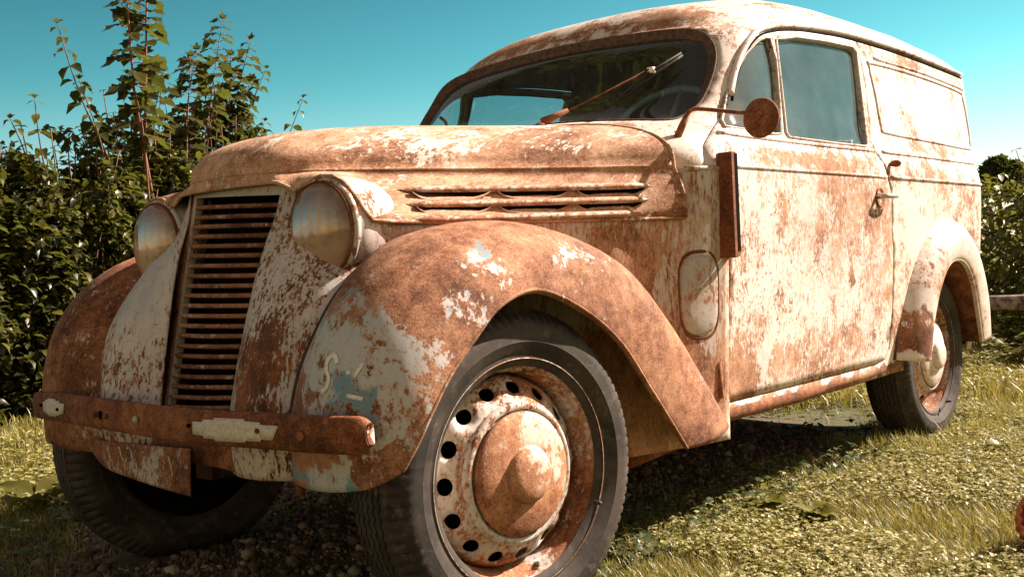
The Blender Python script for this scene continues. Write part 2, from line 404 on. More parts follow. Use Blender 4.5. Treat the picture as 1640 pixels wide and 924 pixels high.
M={}
M['body']=rusty('paint_body',.40,CREAM,(.66,.58,.53),speck=.9,dark=.42,pale=.38,scale=.95,soft=.01,amp=1.6,vert=.8,seed=1.3,
    spots=[(2.05,-.66,.98,.5,.2,.05,.20),(2.5,-.65,1.07,.5,.2,.025,.25),(2.4,-.6,1.395,.8,.2,.03,.22),(1.5,-.5,1.49,1.1,.12,.03,.22),(1.9,-.45,1.55,.8,.1,.03,.20),(.95,-.3,1.43,.35,.5,.05,.20),(1.08,-.1,1.44,.25,.5,.02,.25),(1.0,.3,1.45,.3,.3,.06,.22),(1.1,.4,1.42,.3,.3,.1,.1),(2.4,-.7,1.24,.45,.2,.10,-.13),
    (.72,0,1.08,.12,.6,.06,.3),(2.8,-.66,.7,.15,.2,.3,.1),(1.3,-.66,.31,1.2,.12,.035,.6),(1.95,-.7,.55,.1,.2,.3,.05),(.95,-.6,1.2,.05,.06,.12,.12)])
M['door']=rusty('paint_door',.43,(.76,.68,.64),(.62,.55,.53),speck=1.3,dark=.34,pale=.52,scale=1.25,seed=4.1,soft=.04,amp=1.35,vert=.9,
    spots=[(1.86,-.69,.62,.03,.1,.32,.30),(.80,-.69,.60,.03,.1,.3,.12),(1.0,-.7,1.0,.2,.1,.05,.12),(1.3,-.7,.99,.45,.1,.03,.32),(1.28,-.7,.86,.16,.1,.07,-.22),(1.02,-.7,.82,.06,.1,.10,-.30),(1.0,-.7,.45,.05,.1,.07,-.30),(1.3,-.7,.42,.6,.1,.09,.22),(1.55,-.7,.63,.03,.08,.03,.9),(.86,-.68,.40,.09,.1,.15,.35),(1.5,-.7,.9,.25,.1,.1,.12),(1.55,-.7,.40,.05,.1,.05,-.3),(1.1,-.7,.62,.3,.1,.2,.06)])
M['hood']=rusty('paint_hood',.66,WHITE,CREAM,speck=1.2,dark=.15,pale=.62,scale=2.1,seed=2.2,stretch=(.4,1,1),soft=.03,amp=1.5,vert=.2,
    spots=[(.25,-.15,1.05,.60,.4,.10,-.16),(.10,-.25,1.03,.16,.22,.10,-.22),(.5,-.3,1.05,.16,.14,.08,-.12),(-.2,-.15,.95,.12,.1,.03,.3),(.2,-.5,.86,.5,.2,.06,.05)])
M['louvre']=rusty('louvre_paint',.52,(.50,.42,.36),(.42,.36,.32),speck=1.1,dark=.25,pale=.4,scale=2.2,stretch=(.4,1,1),seed=2.8)
M['fender']=rusty('paint_fender',.62,(.38,.43,.45),(.46,.46,.47),blue=.50,speck=.7,dark=.72,pale=.42,scale=1.5,seed=6.6,amp=2.0,
    spots=[(-.36,-.50,.58,.14,.17,.17,-.48),(-.31,-.65,.53,.11,.12,.16,-.44),(-.10,-.66,.73,.06,.10,.05,-.28),(-.19,-.66,.65,.05,.1,.05,-.34),(.10,-.68,.74,.05,.1,.03,-.25),(.05,-.55,.82,.3,.25,.08,.30),(.4,-.65,.60,.28,.2,.2,.22),(-.38,-.5,.36,.12,.2,.04,-.55),(-.25,-.5,.76,.12,.12,.04,.20),(-.38,-.42,.5,.05,.05,.2,.15)])
M['fender_far']=rusty('paint_fender_far',.62,(.44,.38,.33),GREY,speck=.7,dark=.85,pale=.15,scale=1.3,seed=8.1)
M['rearf']=rusty('paint_rear_fender',.34,CREAM,(.60,.55,.50),speck=.5,dark=.45,seed=3.7,spots=[(2.02,-.7,.42,.12,.2,.10,.5),(2.2,-.7,.6,.08,.1,.12,.15),(2.45,-.73,.72,.12,.1,.05,.12)])
M['nose']=rusty('paint_nose',.43,(.58,.52,.49),(.44,.43,.43),blue=.12,speck=1.1,dark=.95,seed=5.2,scale=1.4,amp=1.3,stretch=(1,1,.8),
    spots=[(-.33,-.25,.52,.2,.12,.16,.20),(-.2,.30,.70,.2,.15,.12,-.18),(-.12,-.32,.93,.15,.15,.05,-.2)])
M['side']=rusty('paint_cowl_side',.47,(.54,.49,.45),(.44,.43,.41),speck=1.0,dark=.25,pale=.5,scale=1.4,seed=9.4,stretch=(1,1,.5),spots=[(.45,-.6,.40,.40,.25,.18,.9),(.45,-.6,.72,.14,.2,.12,.25),(.2,-.5,.8,.2,.2,.05,.1)])  # rust spot behind the front wheel also stands in for shade there
M['flap']=rusty('paint_flap',.34,(.52,.49,.46),(.36,.38,.38),speck=.6,dark=.5,seed=2.9)
M['rust']=rusty('bare_rust',1.05,(.3,.2,.15),(.3,.2,.15),speck=.3,dark=.85,seed=7.7)
M['rust_dark']=rusty('bare_rust_dark',1.1,(.2,.1,.08),(.2,.1,.08),speck=.3,dark=1.5,seed=5.7)
M['rust2']=rusty('bare_rust_light',.95,(.5,.40,.33),(.4,.35,.3),speck=.3,dark=.4,seed=1.9)
M['bumper']=rusty('bumper_rust',.93,(.62,.55,.48),(.5,.45,.4),speck=.2,dark=1.1,seed=3.1,spots=[(-.40,-.68,.455,.03,.03,.06,-.95),(-.47,-.56,.487,.05,.09,.012,-.45)])  # pale spots paint in sunlight at the near end and along the top edge
M['bars']=rusty('grille_bars',.62,(.42,.34,.29),(.34,.29,.26),speck=1.0,dark=.65,seed=4.4,scale=2.2,stretch=(1,.5,1))
M['trim']=rusty('trim_metal',.38,(.52,.47,.42),(.40,.38,.36),speck=.9,dark=.5,seed=4.9,scale=2)
M['rim']=rusty('paint_rim',.42,(.56,.52,.48),(.46,.47,.46),blue=.05,speck=.85,dark=.4,seed=6.1,scale=2.0,spots=[(0,0,.17,.25,.2,.06,.12),(.19,0,-.05,.07,.2,.2,.30),(0,0,-.2,.2,.2,.05,.2)])
M['cap']=rusty('paint_hubcap',.60,(.60,.52,.45),(.46,.44,.42),speck=.7,dark=.3,seed=8.8,scale=2.2,spots=[(-.03,0,-.09,.12,.2,.06,.35),(.03,0,.07,.08,.2,.05,-.25)])
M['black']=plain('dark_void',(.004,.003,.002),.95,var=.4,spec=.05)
M['under']=plain('underbody_grime',(.055,.028,.016),.95,var=.6,scale=30,bump=.6,bd=.004)
M['cap_rear']=rusty('paint_hubcap_rear',.34,CREAM,(.6,.54,.48),speck=.8,dark=.3,seed=3.3,scale=2.0)
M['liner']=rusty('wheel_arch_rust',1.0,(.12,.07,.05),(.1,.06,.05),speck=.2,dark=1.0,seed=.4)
M['rubber']=plain('rubber_seal',(.03,.022,.018),.7,var=.4)
M['seal']=plain('seal_brown',(.085,.048,.030),.85,var=.55,scale=70,bump=.5,bd=.002)
M['cloth']=plain('seat_cloth',(.035,.03,.028),.95,var=.4)
M['chrome']=plain('worn_chrome',(.55,.52,.48),.28,.9,var=.25,scale=90)
M['plate']=plain('plate_pale',(.56,.50,.44),.6,.0,var=.22,scale=160,bump=.8,bd=.0015)
M['letter']=rusty('letter_paint',.36,(.86,.82,.75),(.80,.76,.70),speck=.6,scale=4,amp=1.5)
M['mark']=plain('faded_mark',(.50,.40,.33),.7,var=.5,scale=90)
M['bulb']=plain('bulb_amber',(.55,.34,.02),.2,var=.2)
M['wood']=plain('weathered_log',(.20,.15,.12),.9,var=.8,scale=26,bump=.8,bd=.006)
M['clay']=plain('terracotta',(.42,.13,.06),.8,var=.3,scale=50)
M['stone']=plain('stone',(.26,.20,.155),.9,var=.45,scale=35,bump=.7,bd=.004)
M['ws']=glass('windshield_glass',(.50,.62,.63),.10,(.25,.27,.26),.02,streaky=False)
M['side_glass']=glass('door_glass',(.16,.25,.28),.42,(.20,.29,.31),.04,lo=.25,hi=.8,streaky=False)
M['far_glass']=glass('far_door_glass',(.72,.86,.88),.10,(.35,.40,.40),.03)
# headlamp lens: thin ribbed glass with grime
k=NT('lamp_lens'); P=k.n('TexCoord').outputs['Object']
tr=k.n('BsdfTransparent'); tr.inputs[0].default_value=(.85,.72,.58,1); gl=k.n('BsdfGlossy'); gl.inputs['Roughness'].default_value=.09
lw=k.n('LayerWeight'); lw.inputs['Blend'].default_value=.35
wv=k.n('TexWave',bands_direction='Y'); wv.inputs['Scale'].default_value=11; wv.inputs['Distortion'].default_value=.6; k.l(P,wv.inputs['Vector'])
bu=k.n('Bump'); bu.inputs['Distance'].default_value=.002; bu.inputs['Strength'].default_value=.38; k.l(wv.outputs['Fac'],bu.inputs['Height']); k.l(bu.outputs[0],gl.inputs['Normal']); k.l(bu.outputs[0],lw.inputs['Normal'])
mx=k.n('MixShader'); k.l(k.math('ADD',k.math('MULTIPLY',lw.outputs['Facing'],.5),.07),mx.inputs[0]); k.l(tr.outputs[0],mx.inputs[1]); k.l(gl.outputs[0],mx.inputs[2])
df=k.n('BsdfDiffuse'); df.inputs[0].default_value=(.56,.36,.24,1)
sep=k.n('SeparateXYZ'); k.l(P,sep.inputs[0])
m2=k.n('MixShader'); k.l(k.math('ADD',k.ss(k.noise(P,22,5,.6),.35,.75,.16,.42),k.ss(sep.outputs['Z'],.86,.75,0,.30)),m2.inputs[0]); k.l(mx.outputs[0],m2.inputs[1]); k.l(df.outputs[0],m2.inputs[2]); k.l(m2.outputs[0],k.out.inputs[0]); M['lens']=k.m
M['reflector']=plain('lamp_reflector',(.95,.74,.56),.28,.9,var=.22,scale=30,bump=.5,bd=.002)
# tyre
k=NT('tyre_rubber'); P=k.n('TexCoord').outputs['Object']; n1=k.noise(P,30,6,.7); n2=k.noise(P,6,4,.6)
cr_=k.noise(P,22,6,.75); n2=k.math('ADD',k.math('MULTIPLY',n2,.6),k.math('MULTIPLY',cr_,.4)); c=k.mix(k.ss(n2,.38,.60),c4((.014,.011,.009)),c4((.052,.040,.032))); c=k.mix(k.ss(n1,.52,.72,0,.75),c,c4((.12,.092,.072)))
b=k.n('BsdfPrincipled'); k.l(c,b.inputs['Base Color']); b.inputs['Roughness'].default_value=.72; b.inputs['Specular IOR Level'].default_value=.35
bu=k.n('Bump'); bu.inputs['Distance'].default_value=.0015; bu.inputs['Strength'].default_value=.6; k.l(n1,bu.inputs['Height']); k.l(bu.outputs[0],b.inputs['Normal']); k.l(b.outputs[0],k.out.inputs[0]); M['tyre']=k.m
# ---------------------------------------------------------------- the van
van=empty('panel_van'); tag(van,'rusty old round-nosed panel van with flaking cream paint, parked on grass','van')
# --- outlines (x,z) of the door, its windows, (y,z) of the windscreen
door_xz=[(.735,.372),(.765,.43),(.783,.50),(.793,.62),(.797,.72),(.790,.83),(.768,.91),(.728,.952),(.722,.965),(.736,1.0),(.80,1.04),(.897,1.097),(.955,1.146),(1.005,1.21),(1.055,1.27),(1.105,1.318),(1.177,1.356),(1.32,1.383),(1.503,1.400),(1.70,1.412),(1.86,1.416),(1.872,1.39),(1.845,1.215),(1.80,1.07),(1.80,1.03),(1.825,1.0),(1.838,.952),(1.87,.83),(1.880,.716),(1.878,.55),(1.868,.40),(1.84,.352),(1.78,.345),(1.2,.345),(.745,.345)]
door_ls=[side_ls(*p) for p in door_xz]
quarter_xz=[(.875,1.062),(.885,1.080),(.955,1.150),(1.02,1.222),(1.083,1.283),(1.150,1.325),(1.195,1.340),(1.222,1.342),(1.226,1.28),(1.20,1.16),(1.165,1.060),(1.10,1.056)]
main_xz=[(1.262,1.345),(1.40,1.368),(1.60,1.381),(1.812,1.388),(1.836,1.375),(1.795,1.215),(1.757,1.062),(1.735,1.052),(1.50,1.050),(1.20,1.052),(1.192,1.065),(1.225,1.18)]
quarter_ls=[side_ls(*p) for p in quarter_xz]; main_ls=[side_ls(*p) for p in main_xz]
wsh=[(0,1.118),(-.126,1.117),(-.28,1.112),(-.448,1.096),(-.535,1.088),(-.558,1.098),(-.566,1.125),(-.569,1.160),(-.566,1.23),(-.553,1.288),(-.528,1.332),(-.485,1.362),(-.40,1.382),(-.229,1.394),(0,1.402)]
wsh=cr(wsh,3)
ws_ls=[front_ls(*p) for p in wsh]; ws_ls=ws_ls+[(-l,s) for l,s in ws_ls[::-1][1:-1]]
# --- shell
def arch(cx,cz,r,n=24):
    pts=[(cx-r,.301)]
    a0=math.asin((.301-cz)/r)
    for i in range(n+1):
        a=math.pi-a0-(math.pi-2*a0)*i/n; pts.append((cx+r*math.cos(a),cz+r*math.sin(a)))
    return [side_ls(*p) for p in pts]
arch_ls=arch(2.385,.315,.36)
L=_AL[-1]; H=_S[-1]
outl=[(-L,0),(L,0),(L,H),(-L,H)]
holes=[ws_ls,door_ls,[(-l,s) for l,s in door_ls],arch_ls,[(-l,s) for l,s in arch_ls]]
P,f=body_panel(outl,holes,.024,bstep=.011)
f=[q for q in f if not (1.9<sum(P[i].x for i in q)/3<2.8 and sum(P[i].z for i in q)/3<.3035 and abs(sum(P[i].y for i in q)/3)>.4)]
shell=mesh_obj('body_shell',P,f,M['body'],van,solid=.006)
# beads, drip rails, creases on the shell
def bead(name,pts_xz,r,mat,off=0,n=6,parent=van,closed=False,mirror=False,sx=1,fn=side_ls):
    ls=[fn(*p) for p in (cr(pts_xz,n) if not closed else cr_closed(pts_xz,n))]
    return MB().tube(path_bs(ls,off,mirror),r,8,closed=closed,sx=sx).build(name,mat,parent)
gut=[(.97,1.158),(1.02,1.228),(1.075,1.29),(1.125,1.333),(1.19,1.366),(1.33,1.396),(1.503,1.415),(1.70,1.428),(1.90,1.434),(2.2,1.435),(2.6,1.429),(3.0,1.421)]
for mir in (False,True):
    bead('drip_rail',gut,.0085,M['body'],.004,5,mirror=mir,sx=1.3)
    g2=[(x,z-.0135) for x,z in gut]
    bead('rail_painted_shadow',g2,.004,M['black'],.0005,5,mirror=mir)  # black bead drawn in as the shadow under the drip rail
    bead('moulding',[(1.99,1.372),(2.4,1.372),(2.7,1.366),(2.98,1.356)],.005,M['body'],.0005,4,mirror=mir)
    bead('moulding',[(1.86,1.040),(2.2,1.040),(2.6,1.040),(2.90,1.040)],.006,M['body'],.0,4,mirror=mir)
    bead('moulding',[(1.87,.955),(2.2,.955),(2.6,.955),(2.88,.955)],.006,M['body'],.0,4,mirror=mir)
    rect=[(1.93,1.335),(1.965,1.352),(2.4,1.354),(2.90,1.340),(2.935,1.31),(2.93,1.22),(2.92,1.13),(2.88,1.103),(2.4,1.106),(1.97,1.112),(1.93,1.13),(1.93,1.23)]
    bead('panel_moulding',rect,.0055,M['body'],.0,5,mirror=mir,closed=True)
# windscreen reveal, glass
rings=[[BS(l,s,.001) for l,s in inset(ws_ls,-.003)],[BS(l,s,.0045) for l,s in inset(ws_ls,.000)],[BS(l,s,.002) for l,s in inset(ws_ls,.004)],[BS(l,s,-.012) for l,s in inset(ws_ls,.008)],[BS(l,s,-.017) for l,s in inset(ws_ls,.019)],[BS(l,s,-.030) for l,s in inset(ws_ls,.020)]]
MB().grid(rings,closed=True).build('windscreen_frame',M['seal'],van)
P,f=body_panel(inset(ws_ls,.016),[],.05,off=-.021)
wsg=mesh_obj('windscreen',P,f,M['ws'],van)
# doors
for mir in (False,True):
    dd=inset(door_ls,.0035)
    P,f=body_panel(dd,[quarter_ls,main_ls],.028,off=.0022,mirror=mir,bstep=.014)
    door=mesh_obj('door',P,f,M['door'] if not mir else M['body'],van,solid=.022)
    for nm,ls in (('quarter_window',quarter_ls),('door_window',main_ls)):
        r_=[[BS(l,s,o) for l,s in inset(ls,i)] for i,o in ((-.006,.003),(-.003,.008),(.001,.008),(.005,.001),(.007,-.010))]
        if mir: r_=[[Vector(flipy(p)) for p in q] for q in r_]
        MB().grid(r_,closed=True,flip=mir).build('window_frame',M['trim'],door)
        P,f=body_panel(inset(ls,.004),[],.05,off=-.009,mirror=mir)
        mesh_obj(nm,P,f,M['side_glass'] if not mir else M['far_glass'],door)
    bead('door_moulding',[(.745,.957),(1.0,.956),(1.4,.955),(1.83,.955)],.0055,M['door'],.001,4,parent=door,mirror=mir)
    bead('door_moulding',[(.83,1.043),(1.1,1.040),(1.4,1.038),(1.79,1.040)],.0075,M['door'],.001,4,parent=door,mirror=mir)
    # handle in a round cup
    s=-1 if not mir else 1
    c=BS(*side_ls(1.765,.888),.002); y=abs(c.y)
    MB().lathe([(.034,.001),(.033,.004),(.029,.0045),(.022,-.001),(.0,-.004)],(0,s,0),(1.765,s*y,.888),28).build('handle_cup',M['rust2'],door)
    hb=MB(); hb.tube([(1.735,s*(y+.004),.890),(1.740,s*(y+.030),.890),(1.79,s*(y+.034),.889),(1.835,s*(y+.030),.889)],[.009,.008,.0085,.007],8,sx=.8)
    hb.build('door_handle',M['chrome'],door)
    # hinges
    for zz in (.415,):
        xh=.765; yh=abs(BS(*side_ls(xh,zz)).y)
        MB().box((xh+.012,s*(yh+.008),zz),(.045,.014,.085)).tube([(xh-.014,s*(yh+.013),zz-.045),(xh-.014,s*(yh+.013),zz+.045)],.009,8).build('hinge',M['rust'],door)
# rear latch / stop on the shell
c=BS(*side_ls(1.875,.995),0)
MB().lathe([(.006,0),(.009,.004),(.012,.018),(.011,.028),(.004,.036),(0,.037)],(0,-1,0),(1.885,c.y,1.0),14).build('door_stop',M['rust'],van)
# --- cowl side panels + inner wings (strip under the bonnet)
sp_x=[-.15,.0,.15,.30,.45,.60,.70,.785]
top_y=[.405,.432,.462,.510,.562,.618,.668,.694]
low_y=[.40,.40,.46,.52,.575,.625,.655,.672]
for s in (-1,1):
    rows=[]
    for z,t,dz in ((.26,0,0),(.36,.1,0),(.5,.35,0),(.62,.6,0),(.72,.8,0),(.79,.93,0),(.83,1,0),(.86,1,1),(.905,1,1.6),(.945,1,1.6)):
        rows.append([(x,s*(lerp(b,a,t)-(min(1,dz)*(max(0,lerp(b,a,t)-itp([-.2,0,.12,.257,.38,.476,.56,.645,.8],[.15,.27,.325,.385,.445,.49,.54,.60,.78],x))) if z>.84 and x<.66 else 0)),z) for x,a,b in zip(sp_x,top_y,low_y)])
    g=surf(rows,4,4)
    if s<0: g=[r for r in g]
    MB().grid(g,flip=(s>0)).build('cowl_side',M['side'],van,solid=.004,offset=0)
for s in (-1,1):
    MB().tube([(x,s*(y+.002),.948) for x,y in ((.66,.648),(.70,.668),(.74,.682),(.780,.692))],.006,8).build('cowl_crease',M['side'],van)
# flap
fo=[]
for i in range(40):
    t=2*math.pi*i/40; cx,cz=.690,.634; c_,s_=math.cos(t),math.sin(t)
    fo.append((cx+.056*abs(c_)**.7*(1 if c_>0 else -1),cz+.103*abs(s_)**.55*(1 if s_>0 else -1)))
def cowl_y(x,z):
    t=itp([.26,.36,.5,.62,.72,.79,.84],[0,.1,.35,.6,.8,.93,1],z)
    return lerp(itp(sp_x,low_y,x),itp(sp_x,top_y,x),t)
for s in (-1,1):
    cx,cz=.690,.634
    ring=lambda k,o:[(cx+(x-cx)*k,s*(cowl_y(cx+(x-cx)*k,cz+(z-cz)*k)+o),cz+(z-cz)*k) for x,z in fo]
    MB().grid([ring(1.10,-.001),ring(1.08,.004),ring(1.03,.0045),ring(.99,.001)],closed=True,flip=s>0).build('flap_rim',M['rust_dark'],van)
    g=MB().grid([ring(.97,.0),ring(.95,.005),ring(.88,.0075),ring(.6,.0085),ring(.3,.0085),ring(.02,.0085)],closed=True,flip=s>0); g.build('fuel_flap',M['flap'],van)
# --- bonnet
hc=[(-.235,0,.958),(-.232,.07,.958),(-.220,.130,.957),(-.190,.178,.956),(-.115,.238,.955),(0,.298,.955),(.12,.350,.955),(.257,.410,.955),(.38,.470,.955),(.476,.520,.955),(.56,.572,.955),(.645,.628,.953)]
hc=cr(hc,5); NC=len(hc)
def mid(i):
    u=i/(NC-1); x=itp([0,.2,.45,1],[-.02,.04,.22,.655],u); z=itp([-.1,-.02,.05,.3,.655],[1.045,1.062,1.07,1.090,1.100],x); return (x,0,z)
rows=[]
for j in range(0,19):
    t=j/18*math.pi/2; row=[]
    for i,c in enumerate(hc):
        mx_=mid(i); u=i/(NC-1); n_=2.15+.5*u
        h=1-math.cos(t)**(2/n_)if t<math.pi/2 else 1.0; v=math.sin(t)**(2/n_)
        row.append((lerp(c[0],mx_[0],h),-lerp(c[1],0,h),lerp(c[2]+.004,mx_[2],v)))
    rows.append(row)
full=MB(); full.grid(rows); full.grid([[flipy(p) for p in r] for r in rows],flip=True)
# crease step
low=[]
def bottom(c,i):
    y=c[1]
    if y<.140: return (c[0]-.004,y+.012*max(0,y-.05)/.09,.934)
    T=[.140,.155,.168,.180,.194,.210,.226,.242,.258,.275,.298,.350,.410,.470,.520,.572,.628]
    return (itp(T,[-.222,-.221,-.216,-.211,-.208,-.206,-.203,-.198,-.190,-.172,-.060,.105,.253,.380,.476,.56,.645],y),
            itp(T,[.152,.180,.205,.236,.268,.305,.345,.385,.413,.427,.440,.462,.505,.547,.582,.617,.656],y),
            itp(T,[.934,.933,.923,.911,.925,.935,.932,.908,.868,.836,.832,.830,.829,.828,.827,.826,.826],y))
for k in range(0,7):
    t=k/6; row=[]
    for i,c in enumerate(hc):
        b=bottom(c,i); bul=.010*math.sin(math.pi*t)
        row.append((lerp(c[0],b[0],t),-(lerp(c[1]-.0,b[1],t)+bul*(1 if c[1]>.19 else .2)),lerp(c[2]-.002,b[2],t)))
    low.append(row)
crs=[[(x,-(y+.0),z+.004) for x,y,z in hc],[(x,-(y+.0035),z+.002) for x,y,z in hc],[(x,-(y+.003),z-.001) for x,y,z in hc],low[0]]
full.grid(crs,flip=True); full.grid([[flipy(p) for p in r] for r in crs])
full.grid(low,flip=True); full.grid([[flipy(p) for p in r] for r in low])
bm=bmesh.new(); me=bpy.data.meshes.new('bonnet'); me.from_pydata([tuple(v) for v in full.v],[],full.f); bm.from_mesh(me); bmesh.ops.remove_doubles(bm,verts=bm.verts,dist=.0004); bmesh.ops.recalc_face_normals(bm,faces=bm.faces); bm.to_mesh(me); bm.free()
for p in me.polygons: p.use_smooth=True
me.materials.append(M['hood']); hood=bpy.data.objects.new('bonnet',me); COL.objects.link(hood); hood.parent=van
sm=hood.modifiers.new('s','SOLIDIFY'); sm.thickness=.004; sm.offset=0
# rolled edges of the bonnet
for s in (-1,1):
    sp=lambda pts:[(p[0],p[1] if s<0 else -p[1],p[2]) for p in pts]
    MB().tube(sp([(x,-(y+.001),z+.0015) for x,y,z in hc]),.0042,8).build('bonnet_crease',M['hood'],hood)
    MB().tube(sp([tuple(p) for p in low[-1]]),.0045,8).build('bonnet_edge',M['hood'],hood)
    rear=[low[k][-1] for k in range(6,-1,-1)]+[rows[j][-1] for j in range(0,19)]
    MB().tube(sp(rear),.006,8).build('bonnet_edge',M['hood'],hood)
# bonnet side louvres
def hood_side(x,z):
    # y (positive outward) of bonnet side at x, z
    for i in range(NC-1):
        if bottom(hc[i+1],i+1)[0]*.6+hc[i+1][0]*.4>=x and hc[i][1]>.275:
            q=lambda k_:bottom(hc[k_],k_)[0]*.6+hc[k_][0]*.4
            t=max(0,min(1,(x-q(i))/(q(i+1)-q(i)))); c=tuple(lerp(a,b_,t) for a,b_ in zip(hc[i],hc[i+1])); b=bottom(c,i+t)
            k=max(0,min(1,(c[2]-z)/(c[2]-b[2]))); return lerp(c[1],b[1],k)+.010*math.sin(math.pi*k)
    return hc[-1][1]
for s in (-1,1):
    for x0,x1,z0 in ((-.040,.570,.905),(-.060,.555,.871),(-.078,.535,.8375)):
        g=MB(); xs=[lerp(x0,x1,i/40) for i in range(41)]
        rows_=[]
        for i,x in enumerate(xs):
            e=min(1,min(i,40-i)/3.0); e=math.sqrt(max(e,.02)); sl=.004*(x-x0)
            y0=hood_side(x,z0)
            rows_.append([(x,s*(y0-.002),z0+.0085*e+sl),(x,s*(y0+.008*e),z0+.0085*e+sl),(x,s*(y0+.018*e),z0+.004*e+sl),(x,s*(y0+.020*e),z0-.002*e+sl),(x,s*(y0+.017*e),z0-.0065*e+sl),(x,s*(y0+.010*e),z0-.008*e+sl),(x,s*(y0-.002),z0-.006*e+sl)])
        g.grid(rows_,flip=s>0); g.build('louvre',M['louvre'],hood)
        if z0<.85: continue
        # dark air slots under each louvre, three per row
        for a,b_ in ((.02,.34),(.37,.66),(.69,.97)):
            g=MB(); xa,xb=lerp(x0,x1,a),lerp(x0,x1,b_); r0=[];r1=[];r2=[];r3=[]
            for i in range(25):
                x=lerp(xa,xb,i/24); e=(1-abs(2*i/24-1)**4); y0=hood_side(x,z0-.012)
                r0.append((x,s*(y0+.0005),z0-.004)); r1.append((x,s*(hood_side(x,z0-.018)+.0015),z0-.005-.0145*e)); r2.append((x,s*(hood_side(x,z0-.02)+.0055),z0-.006-.0165*e)); r3.append((x,s*(hood_side(x,z0-.024)+.0005),z0-.007-.0205*e))
            g.grid([r0,r1],flip=s>0); g.build('air_slot',M['black'],hood)
            g=MB(); g.grid([r1,r2,r3],flip=s>0); g.build('slot_lip',M['hood'],hood)
# --- nose panels beside the grille
for s in (-1,1):
    st=[ # rows bottom->top : grille edge, mid, mid2, seam, behind seam
     [(-.335,.128,.33),(-.362,.20,.33),(-.368,.28,.333),(-.350,.348,.335),(-.30,.36,.335)],
     [(-.338,.128,.43),(-.372,.20,.43),(-.378,.285,.43),(-.352,.358,.43),(-.30,.37,.43)],
     [(-.322,.133,.53),(-.355,.21,.53),(-.362,.30,.53),(-.340,.374,.525),(-.29,.385,.525)],
     [(-.302,.138,.62),(-.330,.22,.62),(-.335,.31,.62),(-.308,.390,.615),(-.25,.40,.615)],
     [(-.280,.145,.71),(-.290,.23,.71),(-.282,.32,.71),(-.240,.398,.70),(-.18,.40,.70)],
     [(-.255,.152,.79),(-.235,.235,.80),(-.205,.32,.80),(-.140,.388,.78),(-.06,.400,.79)],
     [(-.222,.158,.87),(-.190,.235,.87),(-.145,.29,.875),(-.080,.345,.87),(-.0,.375,.87)],
     [(-.205,.165,.94),(-.165,.215,.94),(-.12,.25,.935),(-.06,.29,.93),(.02,.32,.93)]]
    if s<0:
        st=[[(r[0][0],e_,r[0][2])]+r[1:] for r,e_ in zip(st,(.134,.136,.144,.153,.163,.172,.181,.190))]
    g=surf([[(x,s*y,z) for x,y,z in r] for r in st],5,5)
    MB().grid(g,flip=s<0).build('nose_panel',M['nose'],van,solid=.004,offset=0)
    # headlamp pod
    hx,hy,hz=-.205,.313,.824
    pod=[(.098,.006),(.1025,.007),(.107,.004),(.1085,-.003),(.105,-.006),(.1075,-.010),(.110,-.025),(.111,-.045),(.109,-.07),(.102,-.11),(.08,-.15)]
    p_=MB().lathe(pod,(-1,0,0),(hx,s*hy,hz),64).build('headlamp_shell',M['nose'],van)
    lamp=MB().lathe([(.0955,.010),(.0975,.0145),(.1000,.0135),(.1012,.007),(.100,-.002)],(-1,0,0),(hx,s*hy,hz),64).build('headlight',M['rust_dark'],van)
    MB().lathe([(.097,.010),(.094,.016),(.086,.0215),(.07,.027),(.05,.0305),(.025,.0325),(.0,.033)],(-1,0,0),(hx,s*hy,hz),64).build('lens',M['lens'],lamp)
    MB().lathe([(.097,.010),(.09,-.008),(.075,-.035),(.055,-.055),(.03,-.068),(.0,-.072)],(-1,0,0),(hx,s*hy,hz),48).build('reflector',M['reflector'],lamp)
    MB().lathe([(.0,.012),(.010,.010),(.014,.0),(.013,-.02),(.010,-.07)],(-1,0,0),(hx,s*hy,hz),20).build('bulb',M['bulb'],lamp)
    # rivets at the wing joint
    for zz,xx in ((.806,-.145),(.772,-.135)):
        MB().lathe([(.009,0),(.0085,.004),(.005,.007),(0,.008)],(-.5,s*1,0),(xx,s*.398,zz),12).build('bolt',M['rust'],van)
# --- grille
gTL,gTR,gBR,gBL=Vector((-.19,.150,.945)),Vector((-.192,-.186,.926)),Vector((-.325,-.130,.400)),Vector((-.325,.131,.386))
def gp(u,v,o=0):  # u: 0 far .. 1 near, v: 0 bottom .. 1 top
    a=gBL.lerp(gTL,v); b=gBR.lerp(gTR,v); p=a.lerp(b,u); p.x-=.018*(1-(2*u-1)**2)+o; return p
grille=MB()
fr=[(0,0),(0,1),(1,1),(1,0)]
def strip(u0,u1,v0,v1,o0,n=12):
    g=MB()
    long_v=(v1-v0)>(u1-u0)
    rows=[]
    for i in range(n+1):
        t=i/n
        if long_v: cs=[(u0,lerp(v0,v1,t),-.010),(u0,lerp(v0,v1,t),o0),(u1,lerp(v0,v1,t),o0),(u1,lerp(v0,v1,t),-.010)]
        else: cs=[(lerp(u0,u1,t),v0,-.010),(lerp(u0,u1,t),v0,o0),(lerp(u0,u1,t),v1,o0),(lerp(u0,u1,t),v1,-.010)]
        rows.append([gp(a,b,c) for a,b,c in cs])
    g.grid(rows,closed=True); return g
gr=strip(-.035,.028,0,1,.009).build('grille',M['trim'],van,smooth=False)
strip(.975,1.025,0,1,.009).build('grille_frame',M['trim'],gr,smooth=False)
strip(-.115,-.045,-.01,1.0,.012).build('grille_trim',M['rust2'],gr,smooth=False)
strip(1.03,1.07,0,1.0,.004).build('grille_trim',M['nose'],gr,smooth=False)
strip(-.02,1.02,.962,1.012,.011).build('grille_frame',M['trim'],gr,smooth=False)
strip(-.02,1.02,-.02,.012,.009).build('grille_frame',M['trim'],gr,smooth=False)
